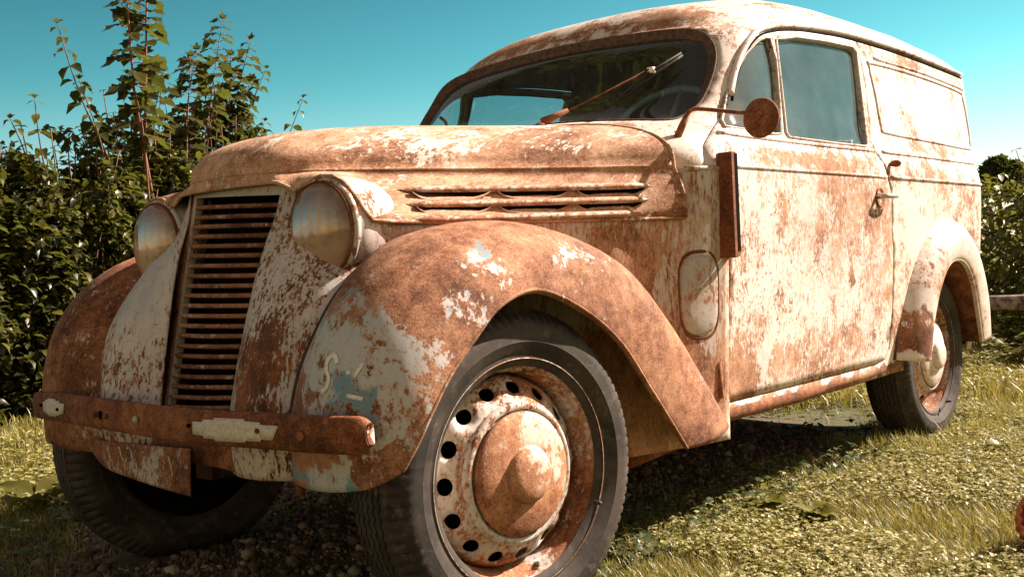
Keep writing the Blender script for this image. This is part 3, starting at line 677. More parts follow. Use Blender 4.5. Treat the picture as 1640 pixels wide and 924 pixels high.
for i in range(23):
    v=.028+.925*(i+.2)/23
    wob=random.uniform(-.0008,.0008)
    path=[gp(lerp(.02,.985,t/10),v+wob,.003) for t in range(11)]
    MB().tube(path,.0052,8,sx=1.2,cap=False,up=(0,0,1)).build('grille_bar',M['bars'],gr)
bk=MB().grid([[gp(u,v,-.045) for u in (-.05,.25,.5,.75,1.05)] for v in (0,.5,1)]).build('grille_shade_sheet',M['black'],gr)  # black sheet stands in for the shade behind the grille bars
# --- front wings
ST=[[(-.345,.348,.335),(-.375,.43,.332),(-.392,.51,.338),(-.394,.57,.345),(-.380,.622,.355),(-.352,.662,.378),(-.342,.656,.386)],
 [(-.350,.358,.440),(-.380,.44,.448),(-.396,.52,.450),(-.396,.585,.448),(-.372,.640,.440),(-.330,.680,.428),(-.320,.672,.430)],
 [(-.338,.376,.535),(-.372,.455,.555),(-.385,.53,.558),(-.378,.60,.550),(-.345,.660,.522),(-.302,.693,.484),(-.290,.684,.482)],
 [(-.304,.392,.618),(-.340,.468,.650),(-.350,.54,.655),(-.335,.615,.637),(-.296,.674,.595),(-.256,.700,.547),(-.245,.690,.540)],
 [(-.238,.400,.702),(-.268,.475,.735),(-.274,.545,.737),(-.258,.62,.714),(-.222,.680,.664),(-.188,.702,.607),(-.180,.692,.598)],
 [(-.128,.398,.772),(-.150,.470,.797),(-.155,.54,.797),(-.148,.62,.775),(-.130,.682,.722),(-.110,.703,.664),(-.106,.693,.652)],
 [(.03,.418,.803),(.04,.480,.824),(.040,.55,.826),(.035,.62,.808),(.020,.682,.755),(.005,.704,.688),(.005,.694,.676)],
 [(.215,.470,.775),(.225,.525,.797),(.222,.585,.797),(.212,.645,.775),(.185,.692,.722),(.150,.706,.640),(.146,.696,.629)],
 [(.375,.535,.690),(.385,.585,.716),(.382,.632,.718),(.368,.675,.697),(.330,.708,.645),(.278,.708,.560),(.270,.698,.553)],
 [(.500,.590,.570),(.515,.632,.592),(.508,.668,.590),(.485,.698,.567),(.440,.716,.515),(.378,.712,.448),(.368,.702,.445)],
 [(.605,.622,.440),(.622,.660,.452),(.618,.690,.448),(.590,.712,.430),(.535,.722,.395),(.455,.714,.360),(.444,.704,.360)],
 [(.690,.636,.322),(.722,.668,.318),(.728,.698,.310),(.695,.716,.300),(.620,.724,.286),(.522,.714,.283),(.512,.704,.290)]]
for s in (-1,1):
    sts=[[(x,s*y,z) for x,y,z in r] for r in ST]
    if s>0: sts=[[(x+.012*max(0,min(1,(.1-x)/.3)),y,z) for x,y,z in r] for r in sts]
    g=surf(sts,6,5)
    wing=MB().grid(g,flip=s<0).build('front_wing',M['fender'] if s<0 else M['fender_far'],van,solid=.004,offset=0)
    MB().tube([r[-5] for r in g],.0045,8).build('wing_lip',M['fender'] if s<0 else M['fender_far'],wing)
    MB().tube([(p[0],p[1]-s*.004,p[2]) for p in [r[0] for r in g][:40]],.006,8).build('wing_piping',M['rubber'],wing)
    # inner splash wall
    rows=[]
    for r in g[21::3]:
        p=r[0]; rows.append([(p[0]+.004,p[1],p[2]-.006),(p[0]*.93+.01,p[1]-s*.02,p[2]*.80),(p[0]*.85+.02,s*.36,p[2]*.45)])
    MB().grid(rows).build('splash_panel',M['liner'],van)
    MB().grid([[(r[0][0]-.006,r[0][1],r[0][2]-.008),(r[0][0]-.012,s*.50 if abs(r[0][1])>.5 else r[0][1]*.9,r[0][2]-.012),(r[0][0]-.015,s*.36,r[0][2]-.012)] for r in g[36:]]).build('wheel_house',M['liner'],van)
# --- rear wings
RT=[[(1.925,.665,.345),(1.965,.715,.338),(2.02,.742,.332),(2.065,.735,.330),(2.082,.715,.330)],
 [(1.955,.668,.470),(1.995,.718,.462),(2.05,.745,.452),(2.095,.738,.442),(2.110,.718,.440)],
 [(2.055,.672,.640),(2.090,.722,.622),(2.135,.748,.592),(2.165,.740,.560),(2.176,.720,.550)],
 [(2.215,.674,.770),(2.232,.724,.745),(2.255,.750,.705),(2.272,.742,.655),(2.278,.722,.640)],
 [(2.385,.674,.822),(2.385,.722,.795),(2.387,.748,.745),(2.390,.740,.678),(2.391,.720,.662)],
 [(2.545,.668,.800),(2.535,.716,.773),(2.518,.742,.725),(2.502,.735,.652),(2.498,.716,.640)],
 [(2.700,.660,.705),(2.685,.706,.680),(2.655,.732,.640),(2.605,.726,.572),(2.598,.708,.562)],
 [(2.820,.650,.545),(2.802,.695,.528),(2.765,.720,.498),(2.692,.714,.445),(2.682,.696,.440)],
 [(2.880,.640,.365),(2.862,.682,.355),(2.825,.706,.345),(2.745,.705,.335),(2.736,.690,.335)]]
for s in (-1,1):
    g=surf([[(x,s*y,z) for x,y,z in r] for r in RT],6,5)
    wing=MB().grid(g,flip=s<0).build('rear_wing',M['rearf'],van,solid=.004,offset=0)
    MB().tube([r[-4] for r in g],.005,8).build('wing_lip',M['rearf'],wing)
    MB().tube([r[0] for r in g],.005,8).build('wing_piping',M['seal'],wing)
    rows=[[r[-1],(r[-1][0],s*.50,r[-1][2]),(r[-1][0],s*.44,r[-1][2])] for r in g[::3]]
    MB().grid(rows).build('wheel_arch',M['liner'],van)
# inner wall between the rear arches, tail undertray
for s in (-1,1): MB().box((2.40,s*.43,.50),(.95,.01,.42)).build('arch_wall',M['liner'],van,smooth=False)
MB().box((2.80,-.55,.42),(.10,.2,.14)).box((2.80,.55,.42),(.10,.2,.14)).box((2.82,0,.36),(.05,1.1,.08)).build('rear_crossmember',M['liner'],van,smooth=False)
# --- sills
for s in (-1,1):
    rows=[]
    for i in range(30):
        x=lerp(.70,1.93,i/29); wz=.004*mnoise.noise(Vector((x*6,s,0)))
        y=.660-.012*((x-1.3)/.6)**2
        rows.append([(x,s*(y-.020),.340+wz),(x,s*(y-.010),.334+wz),(x,s*(y-.004),.318+wz),(x,s*(y-.010),.296+wz),(x,s*(y-.07),.285+wz)])
    MB().grid(rows,flip=s>0).build('sill',M['rust'],van,solid=.004,offset=0)
# --- floor, chassis, axles, engine bay darkness
MB().box((1.8,0,.33),(2.1,1.22,.02)).box((1.2,.34,.27),(2.6,.07,.09)).box((1.2,-.34,.27),(2.6,.07,.09)).build('floor',M['under'],van,smooth=False)
MB().box((.22,0,.60),(.70,.50,.44)).build('engine_bay_dark',M['black'],van,smooth=False)  # plain black box stands in for the darkness under the bonnet
ax=MB().tube([(0,-.56,.30),(0,.56,.30)],.025,10); ax.build('axle',M['rust'],van); ax=MB().tube([(2.37,-.56,.305),(2.37,.56,.305)],.035,10); ax.build('axle',M['rust'],van); MB().tube([(-.345,-.365,.335),(-.34,-.365,.305)],.008,8).build('bumper_bracket',M['rust_dark'],van)
# --- apron: bent plate under the bumper and the valance beside it
ap=[[(-.372,.388,.372),(-.378,.30,.37),(-.385,.15,.375),(-.392,.02,.38),(-.390,-.068,.383)],
    [(-.372,.380,.340),(-.382,.30,.335),(-.392,.15,.330),(-.398,.02,.335),(-.392,-.066,.34)],
    [(-.366,.340,.306),(-.380,.27,.302),(-.394,.14,.296),(-.400,.02,.290),(-.392,-.062,.282)]]
MB().grid(surf(ap,5,6)).build('apron_plate',M['fender_far'],van,solid=.003)
vp=[[(-.335,.34,.43),(-.350,.1,.43),(-.350,-.1,.43),(-.345,-.25,.42),(-.345,-.36,.42)],[(-.335,.33,.35),(-.350,.1,.34),(-.352,-.12,.34),(-.350,-.25,.325),(-.348,-.358,.345)]]
MB().grid(surf(vp,5,5)).build('valance',M['rust'],van,solid=.003)
# --- bumper
bt=[(-.400,.598,.473),(-.442,.42,.485),(-.468,.26,.4885),(-.486,.06,.4895),(-.495,-.14,.4885),(-.494,-.27,.488),(-.478,-.385,.4885),(-.462,-.50,.488),(-.440,-.60,.487),(-.428,-.632,.487),(-.410,-.653,.487)]
bt=cr(bt,6); rows=[]
for i,(x,y,z) in enumerate(bt):
    e=min(1,(len(bt)-1-i)/6,(i+3)/4); hh=.064*math.sqrt(max(1-(1-e)**2,.36)) ; zc=z-.032
    nx=-.012 if i<len(bt)-12 else -.010
    r_=[(x+.010,y,zc+hh/2-.001),(x+.002,y,zc+hh/2),(x-.003,y,zc+hh/2-.003),(x-.006,y,zc+hh*.25),(x-.007,y,zc),(x-.006,y,zc-hh*.25),(x-.003,y,zc-hh/2+.003),(x+.002,y,zc-hh/2),(x+.010,y,zc-hh/2+.001)]
    rows.append(r_)
bm_=MB().grid(rows,flip=True); n_=len(bm_.v); bm_.f.append(tuple(range(9))); bm_.f.append(tuple(range(n_-9,n_)))
bum=bm_.build('bumper',M['bumper'],van,solid=.003,offset=0)
def on_bumper(y,zoff,o=.004):
    for i in range(len(bt)-1):
        if bt[i+1][1]<=y<=bt[i][1]:
            t=(bt[i][1]-y)/(bt[i][1]-bt[i+1][1]); x=lerp(bt[i][0],bt[i+1][0],t); z=lerp(bt[i][2],bt[i+1][2],t)-.032
            return Vector((x-.007-o,y,z+zoff))
def bplate(name,poly,mat,o=.005):
    V,fs=cdt(poly,[],.012,.006)
    P=[on_bumper(a,b,o) for a,b in V]
    fs=[f if (P[f[1]]-P[f[0]]).cross(P[f[2]]-P[f[0]]).x<0 else f[::-1] for f in fs]
    return mesh_obj(name,P,fs,mat,bum,solid=.003)
def step_plate(y0,y1,h):
    n=6; d=(y0-y1); t=[(0,.55),(.14,.62),(.14,.8),(.28,.84),(.28,1.0),(.62,1.0),(.62,.84),(.80,.80),(.80,.62),(1,.60)]
    up=[(y0-d*a,h*b) for a,b in t]; dn=[(y0-d*min(a,.93)-(.0),-h*b) for a,b in t]
    return up+dn[::-1]
bplate('badge_plate',step_plate(-.262,-.485,.0215),M['plate'])
bplate('badge_plate',step_plate(.470,.305,.0205),M['plate'])
for y,zo,r in ((.105,0,.0095),):
    MB().lathe([(r*1.5,0),(r*1.4,.0015),(r,.002),(r*.9,-.001)],(-1,0,0),on_bumper(y,zo,.001),16).build('bolt_hole',M['rust'],bum)
    MB().lathe([(r,.003),(0,.003)],(-1,0,0),on_bumper(y,zo,.001),16).build('bolt_hole',M['black'],bum)
for y,zo,r,mt in ((-.055,.002,.0075,'trim'),(.13,.0,.006,'rust'),(.08,.0,.006,'rust'),(-.535,-.002,.009,'rust'),(-.252,.004,.004,'black'),(-.435,.002,.005,'rust'),(.485,.003,.004,'black'),(.345,-.002,.004,'black')):
    MB().lathe([(r,0),(r*.95,.004),(r*.5,.006),(0,.0065)],(-1,0,0),on_bumper(y,zo,.004),14).build('bolt',M[mt],bum)
MB().lathe([(.006,.002),(0,.0025)],(-.5,-.8,0),(-.415,-.646,.455),12).build('bolt',M['black'],bum)
for y in (.28,-.28): MB().tube([(-.47,y,.455),(-.30,y*.95,.40)],.016,8).build('bumper_iron',M['rust'],van)
# --- painted marks
def stroke_on(fn,pts,wd,name='painted_letter',par=van):
    g=MB(); P2=[Vector(p) for p in pts]; A=[];B_=[]
    for i,p in enumerate(P2):
        t=(P2[min(i+1,len(P2)-1)]-P2[max(i-1,0)]).normalized(); n=Vector((-t.y,t.x))
        A.append(fn(*(p+n*wd/2)));B_.append(fn(*(p-n*wd/2)))
    g.grid([A,B_]); return g.build(name,M['letter'],par,solid=.0004,offset=0)
# near wing front face as a height field x(y,z)
from mathutils.bvhtree import BVHTree
WG=MB().grid(surf([[(x,-y,z) for x,y,z in r] for r in ST],6,5))
wbv=BVHTree.FromPolygons([tuple(v) for v in WG.v],WG.f)
def wing_pt(y,z,o=.0035):
    h=wbv.ray_cast(Vector((-2,y,z)),Vector((1,0,0))); n=h[1]; n=n if n.x<0 else -n
    return h[0]+n*o
LT_=[(cr([(-.546,.571),(-.539,.584),(-.528,.585),(-.518,.575),(-.518,.560),(-.526,.549),(-.527,.537),(-.519,.524),(-.508,.521)],4),.0105),([(-.606,.580),(-.598,.564),(-.590,.549)],.0075),([(-.578,.517),(-.594,.514),(-.610,.511)],.0075),([(-.575,.560),(-.577,.553)],.009)]
for pts,wd in LT_: stroke_on(lambda y,z:wing_pt(y,z),pts,wd,'painted_letter')
def apr(y,z): return Vector((itp([-.07,.02,.15,.30,.39],[-.4005,-.4075,-.4045,-.393,-.380],y)-.002,y,z))
for pts in ([(.262,.360),(.255,.350),(.246,.334),(.236,.330)],[(.205,.366),(.199,.366),(.190,.345),(.176,.334)],[(.165,.368),(.150,.370),(.140,.350),(.128,.326)],[(.098,.366),(.088,.364)],[(.062,.366),(.052,.364),(.042,.340),(.036,.324)],[(.018,.368),(.004,.366)],[(-.008,.366),(-.015,.345),(-.020,.322)]):
    stroke_on(apr,pts,.0045,'painted_mark').data.materials[0]=M['mark']
# --- semaphore housing standing proud of the scuttle
hx0=.758
g=MB(); y0,y1=-.684,-.728
for (a,b,z0,z1) in ((y0,y1,.722,.985),):
    g.box((hx0,(a+b)/2,(z0+z1)/2),(.006,abs(b-a),z1-z0)); g.box((hx0+.013,y1+.003,(z0+z1)/2),(.026,.006,z1-z0-.006)); g.box((hx0+.022,(a+b)/2+.004,z0+.004),(.018,abs(b-a)-.014,.008))
g.box((hx0+.014,(y0+y1)/2,.984),(.022,.040,.006))
hous=g.build('indicator_housing',M['rust_dark'],van,smooth=False)
bv=hous.modifiers.new('b','BEVEL'); bv.width=.0015; bv.segments=2
MB().box((hx0+.0185,y1+.0015,.86),(.016,.004,.245)).build('channel_dark_strip',M['black'],hous,smooth=False)  # black strip painted in as the dark inside the housing's open channel
# --- mirror on its arm
arm=MB(); arm.tube([(.712,-.600,1.030),(.722,-.612,1.062),(.735,-.622,1.092)],[.0095,.0095,.007],10)
arm.tube(cr([(.733,-.618,1.090),(.738,-.634,1.100),(.745,-.66,1.0985),(.758,-.74,1.082),(.766,-.800,1.070)],5),.0052,8)
arm.box((.764,-.797,1.071),(.008,.034,.012))
arm.lathe([(.010,0),(.0105,.01),(.009,.016),(0,.018)],(.25,.5,-1),(.712,-.600,1.036),12)
mir=arm.build('mirror',M['rust'],van)
mc=(.778,-.800,1.062); axm=(-1,.06,.05)
MB().lathe([(0,.010),(.02,.0098),(.036,.008),(.0455,.004),(.0490,0),(.0500,-.003),(.049,-.006),(.0,-.006)],axm,mc,48).build('mirror_disc',M['rust'],mir)
MB().lathe([(0,.018),(.006,.018),(.008,.010)],axm,mc,12).build('bolt',M['rust'],mir)
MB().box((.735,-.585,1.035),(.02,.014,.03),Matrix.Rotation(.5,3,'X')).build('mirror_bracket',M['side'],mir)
# --- wipers
def wpt(y,z,o): l,s_=front_ls(y,z); return BS(l,s_,o)
g=MB(); piv=wpt(-.20,1.105,.012); k1=wpt(-.29,1.165,.030); k2=wpt(-.415,1.235,.026)
g.tube([piv,piv.lerp(k1,.45)],[.012,.007],8); g.tube([piv.lerp(k1,.3),k1,k2],.0032,6); g.lathe([(.018,0),(.017,.006),(.010,.012),(0,.014)],(-.6,0,.8),wpt(-.20,1.100,.0),14)
wip=g.build('wiper',M['rust_dark'],van)
b0,b1=wpt(-.345,1.165,.006),wpt(-.478,1.283,.006)
gb=MB(); gb.tube([b0,b0.lerp(b1,.5),b1],[.004,.0055,.004],6); gb.tube([b0+Vector((-.006,0,.006)),b0.lerp(b1,.5)+Vector((-.012,0,.012)),b1+Vector((-.006,0,.006))],.003,6)
gb.build('wiper_blade',M['rubber'],wip)
MB().box(wpt(-.415,1.234,.022),(.014,.018,.016)).build('wiper_clip',M['letter'],wip)
g=MB(); piv=wpt(.24,1.11,.012); g.tube(cr([piv,wpt(.30,1.16,.02),wpt(.345,1.19,.02)],4),.0035,6); w2=g.build('wiper',M['rust2'],van)
MB().tube(cr([wpt(.285,1.125,.008),wpt(.315,1.165,.010),wpt(.345,1.19,.010),wpt(.39,1.212,.008)],4),.005,6).build('wiper_blade',M['rubber'],w2)
# stickers on the far side of the windscreen
for poly in ([(.445,1.172),(.475,1.168),(.470,1.140),(.440,1.136)],):
    P=[wpt(y,z,-.016) for y,z in poly]; mesh_obj('sticker',P,[(0,1,2,3)],M['plate'],van,smooth=False)
# --- cabin
g=MB(); g.box((.93,0,1.02),(.16,1.20,.10)); g.box((.86,0,.75),(.03,1.2,.5)); g.build('dashboard',M['under'],van,smooth=False)
sw=MB(); ctr=Vector((1.14,-.27,1.10)); nrm=Vector((-.78,0,.62)).normalized(); a=Vector((0,1,0)); b=nrm.cross(a)
sw.tube([ctr+(a*math.cos(t)+b*math.sin(t))*.19 for t in [2*math.pi*i/40 for i in range(40)]],.0115,8,closed=True)
for t in (.4,2.5,4.6): sw.tube([ctr-nrm*.03,ctr+(a*math.cos(t)+b*math.sin(t))*.185],.008,6)
sw.tube([ctr,ctr-nrm*.35],.018,8); sw.build('steering_wheel',plain('steering_grey',(.42,.48,.48),.45,var=.2),van)
for y in (-.3,.3):
    st_=MB(); st_.box((1.62,y,.72),(.10,.46,.50),Matrix.Rotation(.2,3,'Y')); st_.box((1.42,y,.52),(.42,.46,.12)); o=st_.build('seat',M['cloth'],van,smooth=False); bv=o.modifiers.new('b','BEVEL'); bv.width=.04; bv.segments=3
MB().box((1.93,0,.80),(.012,1.24,.86)).build('bulkhead',M['cloth'],van,smooth=False)
# --- wheels
def tyre_rad(i,t,r): return r
def make_wheel(seg=360):
    we=empty('wheel',parent=van)
    half=[(.204,-.004),(.212,.003),(.222,.0075),(.226,.0065),(.236,.013),(.250,.0185),(.2515,.0195),(.2535,.0190),(.268,.0205),(.282,.0175),(.293,.0115),(.300,.004),(.3045,-.004),(.3085,-.0105)]
    tread=[(.3145,-.0175),(.3160,-.0215),(.3115,-.0225),(.3115,-.0255),(.3170,-.0265),(.3180,-.0375),(.3120,-.0385),(.3120,-.0415),(.3184,-.0425),(.3188,-.0545),(.3125,-.0555),(.3125,-.0585),(.3190,-.0595),(.3190,-.065)]
    top=half+tread; mir_=[(r,-.13-d) for r,d in top[::-1][1:]]
    prof=top+mir_; n=len(prof)
    sh=set(range(10,15))|set(n-1-i for i in range(10,15))
    NB=90
    ax=Vector((0,-1,0)); rows=[]
    for i,(r,d) in enumerate(prof):
        row=[]
        for k_ in range(seg):
            t=2*math.pi*k_/seg; q=r; dd=d
            if i in sh and (k_%4)==0: q=r-.0055
            if 14<i<n-15: dd=d+.0022*(1 if (k_%4)<2 else -1)
            row.append((q*math.sin(t),-dd,q*math.cos(t)))
        rows.append(row)
    ty=MB().grid(rows,closed=True,flip=True).build('tyre',M['tyre'],we,auto=45)
    # rim: flange and well
    pr=[(.2035,-.006),(.2105,-.001),(.2165,.004),(.2190,.0085),(.2205,.0085),(.2200,.005),(.2140,.0005),(.2085,-.004),(.2040,-.012),(.2005,-.022),(.1995,-.032),(.1960,-.036),(.1925,-.045),(.1900,-.060),(.1870,-.075),(.180,-.078)]
    pr=[pr[3],pr[4],pr[5]]+[pr[6]]+pr[7:]
    rim=MB().lathe([(r,d) for r,d in cr(pr,2)],(0,-1,0),(0,0,0),120).build('rim',M['rim'],we)
    # disc with 15 oval holes
    circ=[(.1885*math.cos(2*math.pi*i/120),.1885*math.sin(2*math.pi*i/120)) for i in range(120)]
    inner=[(.100*math.cos(2*math.pi*i/60),.100*math.sin(2*math.pi*i/60)) for i in range(60)]
    hs_=[inner]
    for h_ in range(15):
        t=2*math.pi*(h_+.35)/15; hs_.append([(.163*math.cos(t)+.0125*math.cos(q)*math.cos(t)-.0165*math.sin(q)*math.sin(t),.163*math.sin(t)+.0125*math.cos(q)*math.sin(t)+.0165*math.sin(q)*math.cos(t)) for q in [2*math.pi*j/20 for j in range(20)]])
    V,fs=cdt(circ,hs_,.012,.006)
    def dz(x,z):
        r=math.hypot(x,z); d=itp([.10,.125,.14,.163,.178,.1885],[-.010,-.010,-.016,-.030,-.044,-.070],r)
        for h_ in range(15):
            t=2*math.pi*(h_+.35)/15; e=math.hypot(x-.163*math.cos(t),z-.163*math.sin(t)); d-=.004*math.exp(-((e-.014)/.006)**2)
        return d
    P=[(x,-dz(x,z),z) for x,z in V]
    fs=[f if (Vector(P[f[1]])-Vector(P[f[0]])).cross(Vector(P[f[2]])-Vector(P[f[0]])).y<0 else f[::-1] for f in fs]
    mesh_obj('rim_disc',P,fs,M['rim'],rim,solid=.004)
    MB().lathe([(.20,-.10),(.0,-.10)],(0,-1,0),(0,0,0),48).build('brake_drum',M['black'],we)
    MB().lathe(cr([(.137,-.016),(.1365,-.008),(.133,-.003),(.128,-.001),(.1225,-.003)],2),(0,-1,0),(0,0,0),96).build('cap_ring',M['rim'],rim)
    MB().lathe([(.1179,-.004),(.1183,.001),(.1165,.0045),(.1120,.0075),(.1030,.0112),(.0910,.0150),(.0770,.0182),(.0640,.0203),(.0575,.0208),(.0545,.0200),(.0540,.0235),(.0520,.0290),(.0475,.0340),(.0400,.0378),(.0290,.0405),(.0150,.0420),(0,.0425)],(0,-1,0),(0,0,0),96).build('hubcap',M['cap'],we)
    MB().tube([(.198,-.018,-.02),(.192,-.040,-.02)],.004,8).build('valve',M['rubber'],we)
    return we
w0=make_wheel(); w0.location=(0,-.641,.312); w0.rotation_euler=(0,.35,-.12); w0.scale=(1.06,1,1.06)
def dup(root,loc,rot):
    r=root.copy(); COL.objects.link(r); r.location=loc; r.rotation_euler=rot
    for ch in list(root.children):
        c=ch.copy(); COL.objects.link(c); c.parent=r
        for g_ in list(ch.children): d=g_.copy(); COL.objects.link(d); d.parent=c
    return r
r_=dup(w0,(2.385,-.628,.318),(0,1.1,0)); r_.scale=(1,1,1)
wr=None
dup(w0,(0,.641,.312),(0,2.0,math.pi-.12))
r_=dup(w0,(2.385,.628,.318),(0,.4,math.pi)); r_.scale=(1,1,1)

for we in [o for o in van.children if o.name.startswith('wheel') and o.type=='EMPTY' and o.location.x>1]:
    for ch in we.children:
        if ch.name.startswith('hubcap'): ch.material_slots[0].link='OBJECT'; ch.material_slots[0].material=M['cap_rear']
# ---------------------------------------------------------------- ground
def gz(x,y):
    n=mnoise.noise(Vector((x*.5,y*.5,0)))*.05+mnoise.noise(Vector((x*1.7,y*1.7,3)))*.018+mnoise.noise(Vector((x*6,y*6,5)))*.006
    d=math.exp(-((x-.2)**2+(y-.2)**2)/1.2)
    wheel=min(1,min(math.hypot(x-a,y-b) for a,b in ((0,-.58),(0,.58),(2.37,-.58),(2.37,.58)))/.5)
    f=min(1,math.hypot(x-.8,y)/4)
    z=n*wheel*(.35+f)
    z+=.035*math.exp(-((x-.35)**2/.35+(y-.25)**2/.18))*wheel   # loose soil heap between the front wheels
    z+=.02*max(0,min(1,(x-1.2)/1.2))-.022*math.exp(-(((x-2.37)/.5)**2))*0
    return z
def soil_w(x,y):
    a=math.exp(-(((x-.30)/.80)**2+((y-.42)/.80)**2)**1.5)
    b=math.exp(-(((x-2.0)/1.3)**2+((y+.05)/.45)**2)**2)*.8
    return max(a,b)+.25*mnoise.noise(Vector((x*2.5,y*2.5,1)))
def axis_pts(lo,hi,core0,core1,step):
    pts=[];x=core0
    while x<=core1: pts.append(x); x+=step
    s=step; x=core1
    while x<hi: s*=1.25; x+=s; pts.append(min(x,hi))
    s=step; x=core0; pre=[]
    while x>lo: s*=1.25; x-=s; pre.append(max(x,lo))
    return pre[::-1]+pts
xs=axis_pts(-400,900,-1.2,5,.045); ys=axis_pts(-500,900,-2.2,4.5,.045)
g=MB(); g.grid([[(x,y,gz(x,y) if abs(x)<60 and abs(y)<60 else 0) for x in xs] for y in ys],flip=False)
k=NT('soil_and_turf'); P=k.n('TexCoord').outputs['Object']
n1=k.noise(P,6,8,.7); n2=k.noise(P,45,5,.7); n3=k.noise(P,.8,4,.6)
soil=k.ramp(k.math('ADD',k.math('MULTIPLY',n1,.5),k.math('MULTIPLY',n2,.5)),[(.3,(.045,.026,.016)),(.5,(.12,.073,.045)),(.7,(.24,.16,.105))])
turf=k.mix(k.ss(n2,.35,.65),c4((.035,.038,.010)),c4((.10,.098,.030)))
sep=k.n('SeparateXYZ'); k.l(P,sep.inputs[0])
dx=k.math('MULTIPLY',k.math('SUBTRACT',sep.outputs[0],1.0),.55); dy=k.math('MULTIPLY',k.math('SUBTRACT',sep.outputs[1],.12),1.45)
d=k.math('SQRT',k.math('ADD',k.math('MULTIPLY',dx,dx),k.math('MULTIPLY',dy,dy)))
k_=k.math('ADD',d,k.math('MULTIPLY',k.math('SUBTRACT',n1,.5),.8))
dx2=k.math('MULTIPLY',k.math('SUBTRACT',sep.outputs[0],.30),1.0); dy2=k.math('MULTIPLY',k.math('SUBTRACT',sep.outputs[1],.45),1.0)
d2=k.math('SQRT',k.math('ADD',k.math('MULTIPLY',dx2,dx2),k.math('MULTIPLY',dy2,dy2)))
k_=k.math('MINIMUM',k_,k.math('ADD',d2,k.math('MULTIPLY',k.math('SUBTRACT',n1,.5),.7)))
col=k.mix(k.ss(k_,.72,.98),soil,turf)
b=k.n('BsdfPrincipled'); k.l(col,b.inputs['Base Color']); b.inputs['Roughness'].default_value=.95
bu=k.n('Bump'); bu.inputs['Distance'].default_value=.02; bu.inputs['Strength'].default_value=.9; k.l(k.math('ADD',n1,k.math('MULTIPLY',n2,.5)),bu.inputs['Height']); k.l(bu.outputs[0],b.inputs['Normal'])
k.l(b.outputs[0],k.out.inputs[0]); M['ground']=k.m
gr_o=g.build('ground',M['ground']); tag(gr_o,kind='structure')
# ---------------------------------------------------------------- numpy mesh helper
def np_mesh(name,V,Fq,mat,parent=None,smooth=False,sizes=None):
    me=bpy.data.meshes.new(name); V=np.asarray(V,np.float32).reshape(-1,3); Fq=np.asarray(Fq,np.int32)
    me.vertices.add(len(V)); me.vertices.foreach_set('co',V.ravel())
    nf,k=Fq.shape; me.loops.add(nf*k); me.loops.foreach_set('vertex_index',Fq.ravel())
    me.polygons.add(nf); me.polygons.foreach_set('loop_start',np.arange(nf,dtype=np.int32)*k); me.polygons.foreach_set('loop_total',np.full(nf,k,np.int32))
    if smooth: me.polygons.foreach_set('use_smooth',np.ones(nf,bool))
    me.update(calc_edges=True); me.validate(); me.materials.append(mat)
    o=bpy.data.objects.new(name,me); COL.objects.link(o)
    if parent: o.parent=parent
    return o
def frames(dirs,rolls):
    d=dirs/np.linalg.norm(dirs,axis=1,keepdims=True); up=np.tile([0,0,1.],(len(d),1)); up[np.abs(d[:,2])>.95]=[1,0,0]
    s=np.cross(d,up); s/=np.linalg.norm(s,axis=1,keepdims=True); n=np.cross(s,d)
    c,si=np.cos(rolls)[:,None],np.sin(rolls)[:,None]
    return d,s*c+n*si,-s*si+n*c
# leaf template: (along, side, normal) ; quads only (tips collapsed)
LT=np.array([(0,0,0),(.22,.26,.05),(.30,0,0),(.22,-.26,.05),(.60,.27,.03),(.62,0,-.05),(.60,-.27,.03),(1,0,-.22)])
LF=np.array([(0,2,1,1),(0,3,2,2),(1,2,5,4),(2,3,6,5),(4,5,7,7),(5,6,7,7)])
LFt=np.array([(0,2,1),(0,3,2),(1,2,5),(1,5,4),(2,3,6),(2,6,5),(4,5,7),(5,6,7)])
# lobed leaf: fan of jagged rim points
ang=np.linspace(-2.6,2.6,15); rad=np.array([.30,.46,.34,.62,.44,.52,.66,1.0,.66,.52,.44,.62,.34,.46,.30])*np.array([1,1.05,.9]*5)
LB=np.vstack([[0,0,0]]+[[r*math.cos(a)*.75+.12,r*math.sin(a)*.75,-.16*r*r+ (.05 if i%2 else -.02)] for i,(a,r) in enumerate(zip(ang,rad))])
LBt=np.array([(0,i,i+1) for i in range(1,15)])
def leaves(pos,dirs,rolls,size,tmpl=LT,tri=LFt,wid=1.0,curl=None):
    d,s,n=frames(dirs,rolls); N=len(pos); T=tmpl
    c=1.0 if curl is None else curl[:,None,None]
    V=pos[:,None,:]+size[:,None,None]*(T[None,:,0:1]*d[:,None,:]+wid*T[None,:,1:2]*s[:,None,:]+c*T[None,:,2:3]*n[:,None,:])
    Fz=(tri[None]+ (np.arange(N)*len(T))[:,None,None]).reshape(-1,3)
    return V.reshape(-1,3),Fz
def join(parts):
    V=[];Fz=[];n=0
    for v,f in parts: V.append(v);Fz.append(f+n);n+=len(v)
    return np.vstack(V),np.vstack(Fz)
M['leaf_dark']=leafmat('hedge_leaf',[(.012,.014,.006),(.026,.030,.008),(.055,.054,.012),(.16,.14,.022),(.034,.032,.010)],.30,.36,.55)
M['leaf_lobed']=leafmat('lobed_leaf',[(.030,.032,.010),(.055,.052,.012),(.10,.09,.016),(.050,.040,.016)],.30,.36,.5)
M['leaf_right']=leafmat('leaf_sunny',[(.08,.078,.012),(.13,.12,.016),(.19,.165,.024),(.10,.085,.02)],.30,.42,.5)
M['leaf_far']=leafmat('leaf_far',[(.030,.045,.012),(.05,.065,.016),(.07,.08,.02)],.2,.6,.3)
M['stem']=plain('stem_bark',(.17,.085,.05),.8,var=.4,scale=60)
M['stem_red']=plain('stem_reddish',(.22,.085,.045),.7,var=.3,scale=60)
